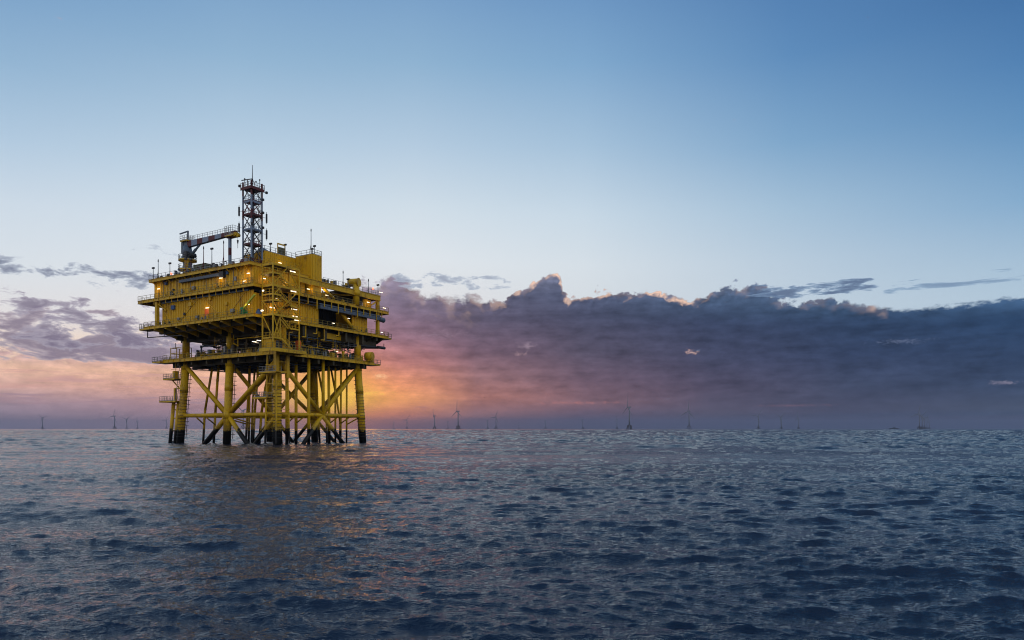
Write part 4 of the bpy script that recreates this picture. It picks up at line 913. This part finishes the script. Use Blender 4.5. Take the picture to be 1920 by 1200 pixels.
pole(27.0,-.9,36.6,2.9,'antenna pole on the roof girder right of the horn vent','pole')
pole(30.4,-.9,36.6,2.6,'floodlight post at the right end of the roof girder','flood')
of = thing('open_frame_rack', 'open yellow frame rack standing on the upper module roof', 'rack', (4.2, 4.8, 41.9))
MB().box(0,.14,0,.14,0,2.6).build('upright', M_yel, of); MB().box(2.0,2.14,0,.14,0,2.6).build('upright', M_yel, of); MB().box(.14,2.0,.0,.14,2.3,2.6).build('top_rail', M_yel, of); MB().box(.14,2.0,.0,.12,.3,1.8).build('louvre_panel', M_olive, of)
dv = thing('davit_hoist', 'small lime green davit hoist with a slanting arm on the main deck corner', 'hoist', (-6.6, 2.4, ZM))
MB().bar((0,0,0),(0,0,1.4),.4).build('base_post', M_green, dv); MB().bar((0,.2,1.2),(0,-3.6,3.9),.32,.36).build('arm', M_lime, dv); MB().box(-.3,.3,-.2,.6,1.1,1.6).build('winch', M_green, dv)
gs = thing('green_skid', 'green tool skid on the main deck beside the lime hoist', 'skid', (-6.5, 1.6, ZM + .02))
MB().box(0,.8,0,2.0,.1,.2).build('base', M_green, gs); MB().box(.1,.7,.1,1.9,.2,.9).build('tool_box', M_green, gs); MB().rail([(0,0,.1),(0,2,.1)],h=.9,step=.6,t=.06,kick=False).build('frame', M_green, gs)
bt = thing('covered_load', 'heap under a blue tarpaulin on the main deck corner', 'covered load', (-5.6, -.9, ZM + .02))
tm = MB(); g_ = 9
for i in range(g_):
    for j_ in range(g_):
        u, v = i/(g_-1), j_/(g_-1); e = min(u,1-u,v,1-v)
        tm.v.append((1.2*u, 2.4*v - .3, 1.25*min(1,e*4.5)*(.65+.35*math.sin(5*v+2*u)) + .03*rnd.random()))
for i in range(g_-1):
    for j_ in range(g_-1): tm.f.append((i*g_+j_,(i+1)*g_+j_,(i+1)*g_+j_+1,i*g_+j_+1)); tm.sm.append(True)
tm.build('tarpaulin', M_blue, bt); MB().box(0,1.2,-.3,2.1,-.01,.08).build('pallet', M_dark, bt)
cg = thing('transport_cage', 'open yellow steel transport cage on the cellar deck beside the left leg', 'cage', (-1.3, 30.6, ZC + .02))
f_ = MB()
for x in (0, 2.2):
    for y in (0, 2.3, 4.6): f_.bar((x,y,0),(x,y,2.7),.14)
    for z in (.1, 1.4, 2.7): f_.bar((x,0,z),(x,4.6,z),.13)
for y in (0, 4.6):
    for z in (.1, 1.4, 2.7): f_.bar((0,y,z),(2.2,y,z),.13)
f_.build('frame', M_yel, cg); MB().box(.4,1.8,.6,2.0,.15,1.3).build('load_box', M_wall, cg)
MB().tube((1,4.2,2.7),(1,4.2,4.0),.08,6).build('mast', M_dark, cg)
br2 = thing('life_raft_drum', 'round yellow drum on its side at the right end of the cellar deck', 'drum', (26.4, -1.9, ZC + .25))
MB().tube((0,-.8,1.05),(-.3,.9,1.05),1.02,24).build('shell', M_yel, br2); MB().box(-.6,.6,-.6,.6,-.2,.25).build('cradle', M_yel, br2)
MB().tube((.02,-.86,1.05),(0,-.8,1.05),.8,24).build('end_cap', M_wall, br2)
wc = thing('lit_cabinet', 'narrow orange cabinet with a lamp on the cellar deck right of the stair tower', 'cabinet', (4.8, -.9, ZC+.02))
MB().box(0,.9,0,.8,0,2.8).build('body', M_orange, wc); MB().box(.1,.8,-.05,-.003,.3,1.3).build('panel', M_wall, wc)

# ------------------------------------------------------------------ wind turbines on jackets, far away
HUB = 90.0; RB = 60.0
def turb_meshes():
    tw = MB().lathe([(3.0,18),(2.6,45),(2.1,75),(1.9,88.5)],14)
    nc = MB().quad_box([(-6,-2,88),(8,-2,88),(8,2,88),(-6,2,88),(-6,-2,92),(8,-1.7,91.6),(8,1.7,91.6),(-6,2,92)]).box(5,7,-1,1,91.6,93)
    hb = MB().lathe([(2.0,-1.2),(2.0,.8),(1.3,2.2),(.3,2.9)],12)
    b_ = MB(); 
    prof = [(1.2,1.2,0),(6,1.3,.9),(12,2.4,.5),(25,1.9,.36),(40,1.3,.26),(52,.9,.18),(60,.25,.08)]
    for r, c, t in prof:
        k0 = len(b_.v); t = t or 1.1
        b_.v += [(-t,-c,r),(t,-c*.6,r),(t,c*.6,r),(-t,c,r)]
    for i in range(len(prof)-1):
        for q in range(4):
            a0 = i*4+q; a1 = i*4+(q+1)%4; b_.f.append((a0,a1,a1+4,a0+4)); b_.sm.append(False)
    b_.f.append((3,2,1,0)); b_.sm.append(False); n_ = len(b_.v); b_.f.append((n_-4,n_-3,n_-2,n_-1)); b_.sm.append(False)
    jk = MB()
    for sx, sy in ((-1,-1),(1,-1),(1,1),(-1,1)):
        jk.bar((sx*9,sy*9,-2),(sx*5.5,sy*5.5,17),1.5)
        sx2, sy2 = {(-1,-1):(1,-1),(1,-1):(1,1),(1,1):(-1,1),(-1,1):(-1,-1)}[(sx,sy)]
        jk.bar((sx*8.6,sy*8.6,0),(sx2*5.7,sy2*5.7,16),.8); jk.bar((sx2*8.6,sy2*8.6,0),(sx*5.7,sy*5.7,16),.8)
    jk.box(-7,7,-7,7,16.5,18.2)
    return dict(tower=tw.mesh('tower', M_wturb), nacelle=nc.mesh('nacelle', M_wturb), rotor_hub=hb.mesh('rotor_hub', M_wturb), blade=b_.mesh('blade', M_wturb), jacket=jk.mesh('jacket', M_under))
TM = turb_meshes()
def turbine(px, hub_y, yaw, phase, lab):
    Yd = 86.5 * 1290 / (804 - hub_y); X = (px - 960) / 1290 * Yd
    t_ = bpy.data.objects.new('wind_turbine', None); COL.objects.link(t_); t_.location = (X, Yd, 0); t_.rotation_euler = (0,0,R(yaw)); t_.empty_display_size = 20
    tag(t_, lab, 'wind turbine', 'wind turbines along the horizon')
    for nm in ('tower','nacelle','jacket'):
        o = bpy.data.objects.new(nm, TM[nm]); COL.objects.link(o); o.parent = t_
    h = bpy.data.objects.new('rotor_hub', TM['rotor_hub']); COL.objects.link(h); h.parent = t_; h.location = (-7.4,0,HUB); h.rotation_euler = (0,R(-90),0)
    for k_ in range(3):
        b = bpy.data.objects.new('blade', TM['blade']); COL.objects.link(b); b.parent = t_; b.location = (-7.4,0,HUB); b.rotation_euler = (R(phase + 120*k_),0,0)
# rotor axis is local -X; yaw 90 faces the camera
TUR = [
 (80,783.7,75,-45,'leftmost wind turbine of all, its blades in a wide Y'),
 (215,780,60,20,'tallest wind turbine left of the platform, one blade pointing up'),
 (238,786.5,75,55,'small wind turbine directly right of the tallest one left of the platform'),
 (257.6,790,40,0,'very faint wind turbine, second from the right in the group left of the platform'),
 (312,789,70,30,'faint wind turbine just left of the platform piles'),
 (456,770.6,70,-50,'wind turbine seen through the platform legs'),
 (738.5,792.5,20,0,'very faint wind turbine just right of the platform'),
 (763,788,60,35,'small wind turbine with a raised slanting blade, first clear one right of the platform'),
 (815,779.8,15,2,'mid-sized wind turbine left of the large one near the small dark cloud'),
 (840,790,10,0,'faint wind turbine between the mid-sized and the large one right of the platform'),
 (859,771,35,3,'large wind turbine, the tallest between the platform and the photo centre'),
 (914.5,788,10,0,'faint wind turbine left of the one at the photo centre'),
 (930,782.5,50,25,'small wind turbine nearest to the photo centre, left of it'),
 (973,793,10,0,'almost invisible wind turbine at the photo centre'),
 (1023,789,10,5,'faint wind turbine first right of the photo centre'),
 (1092.8,787,10,0,'faint wind turbine halfway between the photo centre and the largest turbine'),
 (1157,787,10,10,'faint wind turbine directly left of the largest turbine'),
 (1180,763.5,12,5,'largest wind turbine in view, right of the photo centre'),
 (1292,771.5,30,8,'second largest wind turbine, right of the largest one'),
 (1422,780.5,30,40,'faint wind turbine below the thin pink cloud on the right'),
 (1465,782.5,20,60,'faint wind turbine second in the right faint trio'),
 (1497,784,10,0,'faint wind turbine third in the right faint trio'),
 (1724,776,20,12,'nearest turbine of the receding row at the far right'),
 (1729,781,20,50,'second turbine of the receding row at the far right'),
 (1733.5,784,20,80,'third turbine of the receding row at the far right'),
 (1738,787,20,20,'fourth turbine of the receding row at the far right'),
 (1742.5,789,20,100,'last and faintest turbine of the receding row at the far right'),
]
for t in TUR: turbine(*t)

# ------------------------------------------------------------------ ship on the horizon
sh = bpy.data.objects.new('ship', None); COL.objects.link(sh); sh.location = ((1676-960)/1290*5200, 5200, 0); tag(sh, 'small grey ship low on the horizon at the right', 'ship')
hu = MB(); hu.quad_box([(-32,-7,-1),(30,-7,-1),(30,7,-1),(-32,7,-1),(-36,-8,6),(38,-3,8),(38,3,8),(-36,8,6)]).build('hull', M_dark, sh)
MB().box(-12,12,-6,6,7,13).box(-6,8,-5,5,13,17).box(-30,-14,-5,5,6,8.5).build('superstructure', M_grey, sh)
MB().bar((2,0,17),(2,0,25),1.2).bar((-3,0,21),(7,0,21),.8).build('mast', M_grey, sh)
# ------------------------------------------------------------------ gull gliding over the sea
gl = bpy.data.objects.new('seagull', None); COL.objects.link(gl); D = 250.0
gl.location = ((908-960)/1290*D, D, CAM_H + 58/1290*D); gl.rotation_euler = (R(6), R(-14), R(35)); tag(gl, 'small dark seagull gliding above the horizon right of the platform', 'bird')
bm_ = MB().lathe([(.02,-.26),(.07,-.16),(.085,0),(.06,.14),(.045,.2),(.03,.27),(.01,.31)],10)
bm_.v = [(x, z, y) for x, y, z in bm_.v]
bd_ = bm_.build('bird_body', M_dark, gl)
for s_ in (-1, 1):
    wg = MB(); pr = [(0.04,.10,-.08,0.0),(.25,.12,-.05,.07),(.5,.06,-.07,.05),(.7,-.08,-.12,-.01)]
    for x, y1, y0, z in pr: wg.v += [(s_*x,y0,z),(s_*x,y1,z),(s_*x,y1,z+.015),(s_*x,y0,z+.015)]
    for i in range(3):
        for q in range(4): wg.f.append((i*4+q,i*4+(q+1)%4,i*4+4+(q+1)%4,i*4+4+q)); wg.sm.append(False)
    wg.f.append((12,13,14,15)); wg.sm.append(False); wg.build('wing', M_dark, bd_)

# ------------------------------------------------------------------ haze: one even box of sea air
hz = MB().box(-13500,13500,-13500,13500,-6,170).build('haze', None if False else M_dark)
hm = bpy.data.materials.new('sea_haze'); hm.use_nodes = True; hm.node_tree.nodes.clear()
pv_ = hm.node_tree.nodes.new('ShaderNodeVolumePrincipled'); ho = hm.node_tree.nodes.new('ShaderNodeOutputMaterial')
pv_.inputs['Color'].default_value = (0.30,0.37,0.50,1); pv_.inputs['Density'].default_value = 0.00007; pv_.inputs['Anisotropy'].default_value = 0.2
hm.node_tree.links.new(pv_.outputs[0], ho.inputs['Volume'])
hz.data.materials.clear(); hz.data.materials.append(hm); tag(hz, 'thin haze over the sea', kind='stuff')
